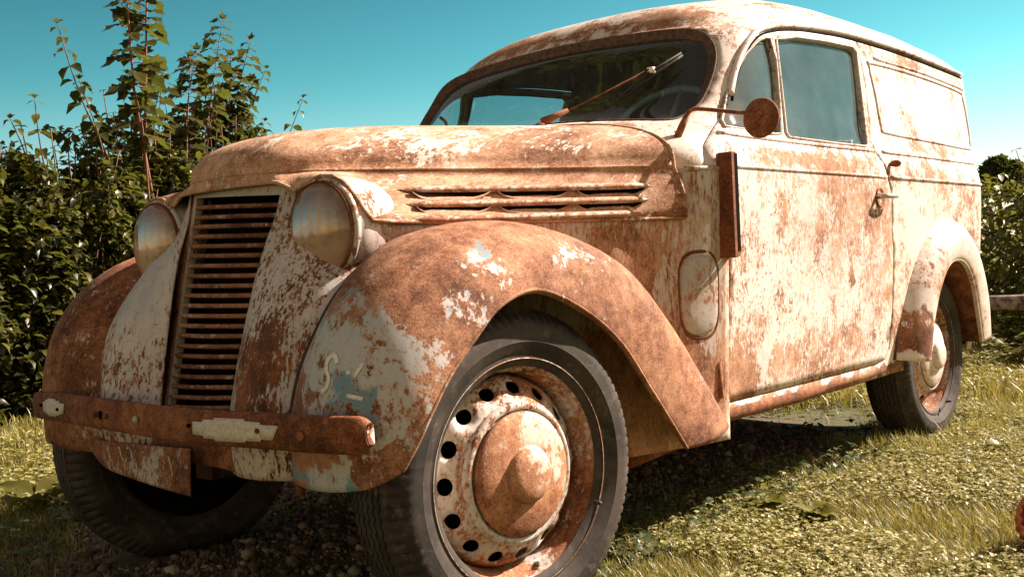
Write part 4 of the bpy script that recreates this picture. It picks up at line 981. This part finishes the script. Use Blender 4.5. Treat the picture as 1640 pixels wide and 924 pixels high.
# ---------------------------------------------------------------- hedge shrubs
def shrub(name,cx,cy,rx,ry,h,n,label,cat='shrub',group='shrubs of the leafy hedge behind the van',leaf=.075,mat='leaf_dark',seed=0,shoots=14,lobed=0,top=0.0,base_z=None,lmin=.0):
    r=np.random.default_rng(seed); z0=gz(cx,cy) if base_z is None else base_z
    t=empty(name,(cx,cy,z0)); tag(t,label,cat,group)
    # stems
    sm_=MB(); ends=[]
    for i in range(shoots):
        a=r.uniform(0,2*math.pi); rr=r.uniform(.1,.95)**.7
        p1=np.array([math.cos(a)*rx*rr,math.sin(a)*ry*rr,h*(1-.35*rr**2)*r.uniform(.82,1.0+top)])
        p0=np.array([p1[0]*.25,p1[1]*.25,-.03]); pm=(p0+p1)/2+r.normal(0,.06,3)
        path=cr([tuple(p0),tuple(pm),tuple(p1)],5); L_=len(path)
        sm_.tube(path,[.011*(1-.8*k_/L_) for k_ in range(L_)],5); ends.append(path)
    sm_.build('stems',M['stem'],t)
    # mass of leaves in an uneven dome
    N=n; u=r.uniform(-1,1,(N*3,3)); 
    ph=np.arctan2(u[:,1],u[:,0]); rad_=np.sqrt(u[:,0]**2+u[:,1]**2); z=(u[:,2]+1)/2
    lump=1+.16*np.sin(3*ph+seed)+.10*np.sin(7*ph+2*seed+z*5)+.08*np.sin(11*z+seed+ph*2)
    lim=np.sqrt(np.clip(1-(z)**3.2,0,1))*lump
    keep=(rad_<lim)&((rad_>lim*.45)|(r.uniform(size=len(z))<.35))&(z>lmin)
    # clumps: hollow out by noise
    P=np.stack([u[:,0]*rx,u[:,1]*ry,z*h],1)[keep]
    fld=np.array([mnoise.noise(Vector((p[0]*3.2+seed,p[1]*3.2,p[2]*3.2))) for p in P]); P=P[fld>-.13][:N]
    out=np.stack([P[:,0]/rx,P[:,1]/ry,np.full(len(P),.25)],1)
    D=out*.8+r.normal(0,.55,P.shape); D[:,2]-=.25
    S=r.uniform(.55,1.15,len(P))*leaf
    parts=[leaves(P,D,r.uniform(-.7,.7,len(P)),S,wid=r.uniform(.9,1.15),curl=r.uniform(.4,1.8,len(P)))]
    # paired leaves along the shoot ends
    pp=[];dd=[];ss=[]
    for path in ends:
        K=len(path)
        for j in range(int(K*.45),K):
            a=r.uniform(0,3.14); 
            for sgn in (1,-1):
                pp.append(path[j]); dd.append((math.cos(a)*sgn,math.sin(a)*sgn,r.uniform(-.5,.35))); ss.append(leaf*r.uniform(.6,1.05)*(1-.35*(j==K-1)))
    parts.append(leaves(np.array(pp),np.array(dd),r.uniform(-.4,.4,len(pp)),np.array(ss),curl=r.uniform(.6,2.2,len(pp))))
    V,Fz=join(parts); np_mesh('foliage',V,Fz,M[mat],t)
    return t
def shoot(name,x,y,z0,tip,nn,leaf,label,lobed=False,seed=0,base=None,bend=.05,r0=.008,group=None,mat=None,stem='stem'):
    r=np.random.default_rng(seed); base=base or (x,y,z0)
    t=empty(name,base); tag(t,label,'shoot',group)
    tip=np.array(tip)-np.array(base); pm=tip*.5+r.normal(0,bend,3)
    path=cr([(0,0,0),tuple(pm),tuple(tip)],12); K=len(path)
    st2=MB().tube(path,[r0*(1-.75*i/K) for i in range(K)],6)
    pp=[];dd=[];ss=[]
    L_=float(np.linalg.norm(tip)); 
    for j in range(nn):
        f=1-(j+.2)/nn*.72; q=np.array(path[min(K-1,int(f*(K-1)))])
        a=(j%2)*math.pi/2+r.uniform(-.4,.4)
        for sgn in (1,-1):
            sz=leaf*(.55+.6*min(1,(j+1)/4))*r.uniform(.8,1.15)
            d_=np.array((math.cos(a)*sgn,math.sin(a)*sgn,r.uniform(-.15,.5)))
            pet=q+d_*sz*(.45 if lobed else .15)
            if lobed: 
                st2.tube([tuple(q),tuple(pet)],.0022,4)
            pp.append(pet); dd.append(d_*np.array((1,1,.2))-np.array((0,0,.35))); ss.append(sz)
    for q in range(3): pp.append(np.array(path[-1])); a=q*2.1; dd.append((math.cos(a)*.6,math.sin(a)*.6,.7)); ss.append(leaf*.55)
    V,Fz=leaves(np.array(pp),np.array(dd),r.uniform(-.5,.5,len(pp)),np.array(ss),LB if lobed else LT,LBt if lobed else LFt,wid=1.1,curl=r.uniform(.8,2.6,len(pp)))
    st2.build("stem",M[stem],t); np_mesh("leaves",V,Fz,M[mat or ("leaf_lobed" if lobed else "leaf_dark")],t); return t

HX=[(-.45,3.75,.70,.55,1.60,6000,'dense dark green shrub at the far left end of the hedge, mostly past the view'),
 (.72,3.95,.62,.55,1.55,13000,'leafy shrub at the left edge of the photo, dark low leaves above the lit grass'),
 (1.42,4.05,.58,.55,1.66,14000,'dark dense shrub behind the far front wing of the van'),
 (2.10,4.25,.58,.55,1.80,15000,'leafy shrub behind the far headlight, below the tall reddish stems'),
 (2.78,4.50,.60,.55,1.92,14000,'leafy shrub just left of the bonnet front, tallest part of the hedge'),
 (3.55,4.95,.60,.55,1.62,6000,'lower shrub whose top shows above the front of the bonnet'),
 (4.8,5.4,.9,.6,1.25,4000,'low dark shrub of the hedge hidden behind the bonnet'),
 (6.4,5.9,1.0,.6,1.25,4000,'low dark shrub of the hedge hidden behind the cab')]
for i,(x,y,rx,ry,h,n,lb) in enumerate(HX): shrub('hedge_shrub',x,y,rx,ry,h,n,lb,seed=20+i,top=.14,shoots=34,leaf=.074)
SG='long shoots rising out of the hedge'
SH=[ # base x,y,z ; tip ; pairs ; leaf ; lobed ; label
 ((1.95,3.9,1.1),(1.78,3.8,2.62),22,.125,True,'tall reddish stem with big lobed leaves, left one of the tall pair','stem_red'),
 ((1.93,4.0,1.1),(1.95,3.85,2.60),21,.12,True,'tall reddish stem with big lobed leaves, right one of the tall pair','stem_red'),
 ((2.42,4.2,1.2),(2.72,4.2,2.50),17,.11,True,'bushy lobed-leaf shoot right of the tall pair of stems','stem_red'),
 ((2.62,4.3,1.2),(2.98,4.25,2.40),16,.11,True,'lobed-leaf shoot rising beside the bushy one, leaning right','stem_red'),
 ((2.30,4.1,1.2),(2.42,4.15,2.20),15,.105,True,'short lobed-leaf shoot between the tall pair and the bushy shoot','stem_red'),
 ((1.75,3.85,1.2),(1.34,3.8,2.20),9,.085,False,'thin shoot leaning left against the sky with sparse paired leaves','stem'),
 ((1.62,3.85,1.2),(1.45,3.8,1.90),6,.08,False,'short thin shoot left of the tall pair, curled paired leaves','stem'),
 ((1.30,3.8,1.1),(1.16,3.75,1.76),6,.075,False,'short leafy shoot at the left of the hedge top','stem'),
 ((1.05,3.8,1.1),(1.02,3.75,1.64),6,.075,False,'shortest leafy shoot near the left edge of the photo','stem'),
 ((1.85,3.8,1.2),(1.72,3.75,1.95),6,.08,False,'thin shoot just left of the left tall stem','stem'),
 ((2.75,4.5,1.3),(3.10,4.25,2.20),8,.08,False,'thin shoot with drooping paired leaves nearest the bonnet','stem'),
 ((3.45,4.8,1.3),(3.78,4.7,2.11),6,.085,False,'lone thin shoot above the front of the bonnet','stem'),
 ((3.15,4.7,1.3),(3.40,4.7,1.90),5,.08,False,'small leafy tip just showing over the bonnet corner','stem'),
 ((2.50,4.3,1.3),(2.60,4.35,2.30),18,.11,True,'dense lobed-leaf shoot directly left of the bushy one','stem_red'),
 ((2.78,4.35,1.3),(2.84,4.3,2.28),17,.11,True,'dense lobed-leaf shoot between the bushy one and the one leaning right','stem_red'),
 ((2.90,4.4,1.3),(3.03,4.35,2.12),14,.10,True,'shorter lobed-leaf shoot at the right of the cluster above the bonnet','stem_red'),
 ((2.10,4.0,1.2),(2.12,4.0,2.05),13,.10,True,'short lobed-leaf shoot just right of the tall reddish pair','stem_red'),
 ((2.55,4.2,1.2),(2.55,4.1,2.05),8,.085,False,'leafy shoot in the middle of the lobed-leaf shoots','stem'),
]
for i,(b_,tp,nn,lf,lob,lb,stm) in enumerate(SH):
    shoot('hedge_shoot',0,0,0,tp,nn,lf,lb,lobed=lob,seed=60+i,base=b_,group=SG,stem=stm,r0=.014 if stm=='stem_red' and i<2 else .008)
# petioles of the lobed shoots belong to their shoots: rebuilt there
# ---------------------------------------------------------------- bushes behind the van on the right
RX=[(6.3,-1.55,.95,.8,1.50,5000,'sunlit leafy bush right of the van behind the log rail, nearest the right edge'),
 (6.6,-.25,.95,.8,1.36,9000,'sunlit leafy bush seen beside the rear of the van, behind the log rail'),
 (6.9,1.0,1.0,.8,1.22,4000,'leafy bush behind the rear of the van, hidden by the bodywork'),
 (7.4,2.4,1.1,.8,1.1,3000,'leafy bush far behind the van at the end of the right-hand row')]
for i,(x,y,rx,ry,h,n,lb) in enumerate(RX): shrub('bush',x,y,rx,ry,h,n,lb,'bush','sunlit bushes behind the log rail',leaf=.075,mat='leaf_right',seed=90+i,shoots=18,top=.15)
# low weeds in front of the rail
def weed(name,x,y,h,n,leaf,label,mat,seed,group=None,cat='weed'):
    r=np.random.default_rng(seed); t=empty(name,(x,y,gz(x,y))); tag(t,label,cat,group)
    sm_=MB(); pp=[];dd=[];ss=[]
    for i in range(n):
        a=r.uniform(0,6.28); l=h*r.uniform(.5,1.1); tip=(math.cos(a)*l*.7,math.sin(a)*l*.7,l*.75); path=cr([(0,0,-.01),(tip[0]*.4,tip[1]*.4,tip[2]*.6),tip],4)
        sm_.tube(path,.0022,4)
        for j in range(2,len(path)):
            for k2 in range(3 if j==len(path)-1 else 2):
                b2=r.uniform(0,6.28); pp.append(path[j]); dd.append((math.cos(b2),math.sin(b2),r.uniform(-.1,.6))); ss.append(leaf*r.uniform(.6,1.1))
    sm_.build('stems',M['stem'],t); V,Fz=leaves(np.array(pp),np.array(dd),r.uniform(-.4,.4,len(pp)),np.array(ss),wid=1.2); np_mesh('leaves',V,Fz,M[mat],t)
WL=[(.30,-.03,.15,6,.055,'small leafy weed under the front valance of the van','leaf_dark'),(.10,-.12,.11,5,.05,'little weed growing beside the near front tyre','leaf_dark'),
 (.05,.55,.06,5,.04,'low weed on the soil heap near the far front tyre','leaf_dark'),(4.4,-.35,.30,9,.07,'clump of leafy weeds below the log rail, close to the rear wing','leaf_right'),
 (4.7,-.75,.26,9,.07,'clump of leafy weeds below the log rail at the right edge','leaf_right'),(3.9,-.15,.20,8,.06,'low leafy weeds just behind the rear wheel','leaf_right'),(5.3,-.1,.32,10,.075,'leafy weeds behind the log rail','leaf_right'),
 (1.05,-.62,.05,5,.05,'pale rosette of leaves in the lawn beside the shadow of the van','leaf_right'),(1.02,-.80,.05,6,.055,'pale rosette of broad leaves in the middle of the lawn','leaf_right'),(2.1,-.95,.04,6,.05,'pale rosette of leaves at the right of the lawn','leaf_right')]
for i,a in enumerate(WL): weed('weed',*a,seed=130+i,group='weeds around the van')
# dock plant with big leaves at the left
t=empty('broad_leaf_plant',(.02,1.50,gz(.02,1.5))); tag(t,'broad-leaved plant with big flat leaves at the left, in front of the lit grass','weed')
for i,(a,l,e) in enumerate(((-2.4,.24,.25),(-.35,.20,.45),(1.9,.20,.3),(-1.2,.17,.35),(.6,.16,.4))):
    rows=[]
    for u in range(9):
        f=u/8; wd=.055*math.sin(math.pi*min(1,f*.93+.04))**.7; z=math.sin(f*2.0)*l*e; 
        c_=(math.cos(a)*l*f,math.sin(a)*l*f,z); sx_=(-math.sin(a),math.cos(a))
        rows.append([(c_[0]+sx_[0]*wd*q,c_[1]+sx_[1]*wd*q,c_[2]+.018*abs(q)+.006*math.sin(f*22)*abs(q)) for q in (-1,-.5,0,.5,1)])
    MB().grid(rows).build('leaf',M['leaf_dark'],t)
# ---------------------------------------------------------------- log rail fence
def logrod(p,q,r,seed):
    rows=[];P0,P1=Vector(p),Vector(q); 
    d=(P1-P0).normalized(); a=d.cross(Vector((0,0,1))).normalized() if abs(d.z)<.9 else Vector((1,0,0)); b_=d.cross(a)
    for i in range(41):
        c=P0.lerp(P1,i/40); row=[]
        for k2 in range(14):
            t=2*math.pi*k2/14; rr=r*(1+.16*mnoise.noise(Vector((c.x*2+seed,c.y*2+math.cos(t)*.9,math.sin(t)*.9))))
            row.append(c+a*rr*math.cos(t)+b_*rr*math.sin(t)+Vector((0,0,.015*math.sin(i*.3+seed))))
        rows.append(row)
    m_=MB().grid(rows,closed=True); n=len(m_.v); m_.f.append(tuple(range(14))); m_.f.append(tuple(n-14+i for i in range(14))[::-1]); return m_
fe=empty('rail_fence',(5.05,-.2,0)); tag(fe,'low fence of one weathered round log on short posts behind the van','fence')
logrod((.10,3.2,.36),(-.35,-3.2,.335),.046,1).build('rail',M['wood'],fe)
for y in (-2.3,1.4): logrod((.06+y*.06,y,-.1),(.06+y*.06,y,.42),.05,y).build('post',M['wood'],fe)
# ---------------------------------------------------------------- trees
def tree(name,x,y,h,crown,label,seed,n,leaf,mat='leaf_far',trunk=.25,cz=None,flat=1.0,cat='tree'):
    r=np.random.default_rng(seed); t=empty(name,(x,y,-.05)); tag(t,label,cat)
    tr_=MB(); cz=cz or h-crown*flat; tr_.tube(cr([(0,0,0),(.1*trunk,0,h*.3),(0,.1,cz),(0,0,h-.25*crown)],4),[trunk*(1-.6*i/12) for i in range(13)],10)
    for i in range(14):
        a=r.uniform(0,6.28); e=r.uniform(-.2,.8); l=crown*r.uniform(.6,.9); z=cz-.35*crown+i*.05*crown
        tr_.tube([(0,0,z),(math.cos(a)*l*.5,math.sin(a)*l*.5,z+l*e*.4),(math.cos(a)*l,math.sin(a)*l,z+l*e*.7)],[trunk*.35,trunk*.2,.02],6)
    tr_.build('trunk',M['stem'],t)
    C=[]; 
    for i in range(46):
        v=r.normal(size=3); v/=np.linalg.norm(v); C.append(v*np.array((1,1,flat))*crown*r.uniform(.35,.80)+np.array((0,0,cz)))
    C=np.array(C); w_=r.integers(0,len(C),n); v=r.normal(size=(n,3)); v/=np.linalg.norm(v,axis=1,keepdims=True)
    P=C[w_]+v*crown*.27*r.uniform(.5,1.05,(n,1)); D=v+r.normal(0,.5,(n,3)); 
    V,Fz=leaves(P,D,r.uniform(-1,1,n),leaf*r.uniform(.6,1.2,n),wid=1.3); np_mesh('crown',V,Fz,M[mat],t); return t
tree('round_tree',45,11.35,4.35,1.0,'small round dark green tree standing far off at the right edge',3,16000,.12,trunk=.12,cz=3.25,flat=1.12)
for i,(x,y,h,c,lb) in enumerate(((52,5.5,3.6,1.4,'low bushy tree far off, right of the round tree'),(60,14,3.4,1.5,'low bushy tree far off, behind the round tree'))): tree('distant_tree',x,y,h,c,lb,11+i,6000,.2,trunk=.12)
# big tree beyond the left edge whose crown hangs over the lane; it is what the windscreen mirrors
bt_=tree('overhanging_tree',-.1,4.45,10,3.3,'big tree beyond the left edge of the photo, mirrored in the windscreen',31,34000,.20,mat='leaf_dark',trunk=.2,cz=7.1,flat=.8)
# ---------------------------------------------------------------- grass
def scatter(n,rng,x0,x1,y0,y1,fn):
    out=[]
    P=np.stack([rng.uniform(x0,x1,n),rng.uniform(y0,y1,n)],1)
    return P[[fn(p[0],p[1]) for p in P]]
def under(x,y): return -.32<x<2.9 and -.60<y<.62
def wheel_clear(x,y): return not any(abs(x-a)<.22 and abs(y-b)<.09 for a,b in ((0,-.58),(0,.58),(2.37,-.58),(2.37,.58)))
RN=np.random.default_rng(5)
def dens_ok(x,y):
    if not wheel_clear(x,y): return False
    s=soil_w(x,y)
    if s>.55: return RN.random()<.035
    if s>.30: return RN.random()<.30
    if under(x,y): return RN.random()<.30
    return True
def blades(P,h0,h1,w0,w1,rng,lean=.5):
    N=len(P); z=np.array([gz(a,b_) for a,b_ in P]); base=np.column_stack([P,z-.004])
    a=rng.uniform(0,2*np.pi,N); h=rng.uniform(h0,h1,N)*(1+.5*np.array([mnoise.noise(Vector((p[0]*3,p[1]*3,7))) for p in P])); ln=rng.uniform(.1,1,N)*lean*h
    wv_=rng.uniform(w0,w1,N); sd=np.column_stack([-np.sin(a),np.cos(a),np.zeros(N)]); ld=np.column_stack([np.cos(a),np.sin(a),np.zeros(N)])
    m1=base+ld*(ln*.35)[:,None]+np.array([0,0,1])*(h*.6)[:,None]; tp=base+ld*ln[:,None]+np.array([0,0,1])*(h*.97)[:,None]
    V=np.stack([base-sd*(wv_/2)[:,None],base+sd*(wv_/2)[:,None],m1+sd*(wv_*.38)[:,None],m1-sd*(wv_*.38)[:,None],tp],1)
    k0=(np.arange(N)*5)[:,None,None]; Fz=(np.array([(0,1,2),(0,2,3),(3,2,4)])[None]+k0).reshape(-1,3)
    return V.reshape(-1,3),Fz
M['grass']=leafmat('grass_blade',[(.12,.125,.018),(.23,.21,.030),(.36,.32,.09),(.15,.145,.018),(.55,.47,.26)],.35,.40,.5,(.42,.33,.05))
M['clover']=leafmat('clover_leaf',[(.13,.135,.022),(.27,.26,.055),(.60,.55,.30),(.17,.165,.022)],.28,.34,.65,(.38,.32,.06))
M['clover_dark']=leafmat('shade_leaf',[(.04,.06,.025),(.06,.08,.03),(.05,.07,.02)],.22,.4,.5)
near1=scatter(150000,RN,.1,3.4,-1.75,-.30,dens_ok)
near2=scatter(90000,RN,2.8,5.2,-2.3,.9,dens_ok)
near3=scatter(75000,RN,-1.1,.9,.35,3.3,dens_ok)
near4=scatter(26000,RN,-1.2,.5,-1.8,.5,dens_ok)
und=scatter(26000,RN,-.3,3.0,-.6,1.6,dens_ok)
far_=scatter(60000,RN,-1,7.5,-3.5,5,lambda x,y: math.hypot(x+1.6,y+2)>5.0 and not under(x,y))
back=scatter(55000,RN,.9,5.2,.62,3.6,lambda x,y: wheel_clear(x,y) and soil_w(x,y)<.5)
tuft=scatter(9000,RN,1.9,3.3,-1.0,-.40,lambda x,y: wheel_clear(x,y) and mnoise.noise(Vector((x*5,y*5,2)))>-.1)
V,Fz=join([blades(back,.025,.06,.002,.0045,RN,.9),blades(tuft,.035,.085,.0018,.0036,RN,.8),blades(near1,.014,.042,.0012,.0028,RN,1.1),blades(near2,.03,.075,.002,.004,RN,.8),blades(near3,.018,.045,.002,.004,RN,.9),blades(near4,.014,.038,.0014,.003,RN,1.0),blades(und,.02,.06,.0016,.003,RN,.9),blades(far_,.05,.10,.006,.010,RN,.8)])
gr=np_mesh('grass',V,Fz,M['grass']); tag(gr,'short patchy lawn grass around the van','grass',kind='stuff')
def ground_leaves(P,h0,h1,s0,s1,rng):
    N=len(P); z=np.array([gz(a,b_) for a,b_ in P]); h=rng.uniform(h0,h1,N); base=np.column_stack([P,z+h]); parts=[]
    for q in range(3):
        a=rng.uniform(0,6.28,N) if q==0 else a+2.1
        d=np.column_stack([np.cos(a),np.sin(a),rng.uniform(-.25,.55,N)])
        parts.append(leaves(base,d,rng.uniform(-.5,.5,N),rng.uniform(s0,s1,N),wid=1.35))
    return join(parts)
def patchy(x,y): return dens_ok(x,y) and mnoise.noise(Vector((x*2.2,y*2.2,9)))>-.05-.35*(RN.random())
c1=scatter(40000,RN,.15,3.2,-1.75,-.36,patchy); c2=scatter(16000,RN,2.6,5.2,-2.2,.8,patchy); c3=scatter(5000,RN,-1.1,.9,1.0,3.2,patchy)
V,Fz=join([ground_leaves(c1,.008,.040,.005,.014,RN),ground_leaves(c2,.02,.07,.009,.022,RN),ground_leaves(c3,.02,.06,.012,.022,RN)])
o=np_mesh('clover',V,Fz,M['clover']); tag(o,'clover and small pale weeds through the lawn','ground cover',kind='stuff')
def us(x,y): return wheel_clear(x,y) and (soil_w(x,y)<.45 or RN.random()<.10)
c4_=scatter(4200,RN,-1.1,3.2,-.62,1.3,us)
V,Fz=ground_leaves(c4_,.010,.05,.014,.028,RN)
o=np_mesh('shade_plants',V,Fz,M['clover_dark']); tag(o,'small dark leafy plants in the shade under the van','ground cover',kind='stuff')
# ---------------------------------------------------------------- crumbs of soil and stones
ico=bmesh.new(); bmesh.ops.create_icosphere(ico,subdivisions=1,radius=1); IV=np.array([v.co[:] for v in ico.verts]); IF=np.array([[v.index for v in f.verts] for f in ico.faces]); ico.free()
sp=scatter(26000,RN,-.6,2.4,-.5,1.35,lambda x,y: soil_w(x,y)>.28 and wheel_clear(x,y)); N=len(sp)
sz=np.exp(RN.normal(-5.45,.58,N)).clip(.0015,.019); 
V=IV[None]*(sz[:,None]*RN.uniform(.6,1.3,(N,3)))[:,None,:]*(1+RN.normal(0,.13,(N,len(IV),1))); z=np.array([gz(a,b_) for a,b_ in sp]); V=V+np.column_stack([sp,z+sz*.3])[:,None,:]
Fz=(IF[None]+(np.arange(N)*len(IV))[:,None,None]).reshape(-1,3)
k=NT('crumbs'); g_=k.n('NewGeometry'); c=k.ramp(g_.outputs['Random Per Island'],[(0,(.06,.034,.02)),(.5,(.13,.08,.05)),(.85,(.22,.15,.10)),(1,(.36,.29,.22))]); b=k.n('BsdfPrincipled'); k.l(c,b.inputs[0]); b.inputs['Roughness'].default_value=.95; k.l(b.outputs[0],k.out.inputs[0]); M['crumb']=k.m
o=np_mesh('soil_crumbs',V.reshape(-1,3),Fz,M['crumb']); tag(o,'crumbly brown soil and small stones under the front of the van','soil',kind='stuff')
def rock(x,y,r,label,seed):
    bm=bmesh.new(); bmesh.ops.create_icosphere(bm,subdivisions=3,radius=1)
    for v in bm.verts:
        d=1+.28*mnoise.noise(v.co*1.3+Vector((seed,0,0)))+.10*mnoise.noise(v.co*4+Vector((0,seed,0))); v.co=Vector((v.co.x*1.35,v.co.y,v.co.z*.62))*d*r
    me=bpy.data.meshes.new('stone'); bm.to_mesh(me); bm.free(); me.materials.append(M['stone']); me.polygons.foreach_set('use_smooth',[True]*len(me.polygons))
    o=bpy.data.objects.new('stone',me); COL.objects.link(o); o.location=(x,y,gz(x,y)+r*.25); o.rotation_euler=(0,0,seed); tag(o,label,'stone','stones lying on the soil')
rock(.10,.10,.020,'largest pale stone on the soil in front of the van',1.0); rock(.26,.32,.017,'brown stone in the middle of the soil heap',2.3); rock(.45,.20,.014,'small stone on the soil deeper under the van',3.1); rock(.02,.26,.012,'little stone at the front edge of the soil',4.4); rock(1.35,-.42,.022,'stone at the edge of the shadow behind the near front wing',5.2)
# ---------------------------------------------------------------- ribbed clay pot lying at the right
rows=[]
for i in range(25):
    f=i/24; r_=.05+.075*math.sin(f*math.pi*.5)**.8; zc=f*.20
    rows.append([(r_*(1+.05*math.cos(22*t))*math.cos(t),r_*(1+.05*math.cos(22*t))*math.sin(t),zc) for t in [2*math.pi*q/176 for q in range(176)]])
pot=MB().grid(rows,closed=True); pot.lathe([(0,0),(.05,0)],(0,0,1),(0,0,.002),40)
po=pot.build('clay_pot',M['clay'],solid=.006); tag(po,'ribbed terracotta pot lying in the grass at the right edge','pot')
po.scale=(.62,.62,.62); po.location=(1.10,-1.315,.03); po.rotation_euler=(math.radians(62),math.radians(10),math.radians(-62))
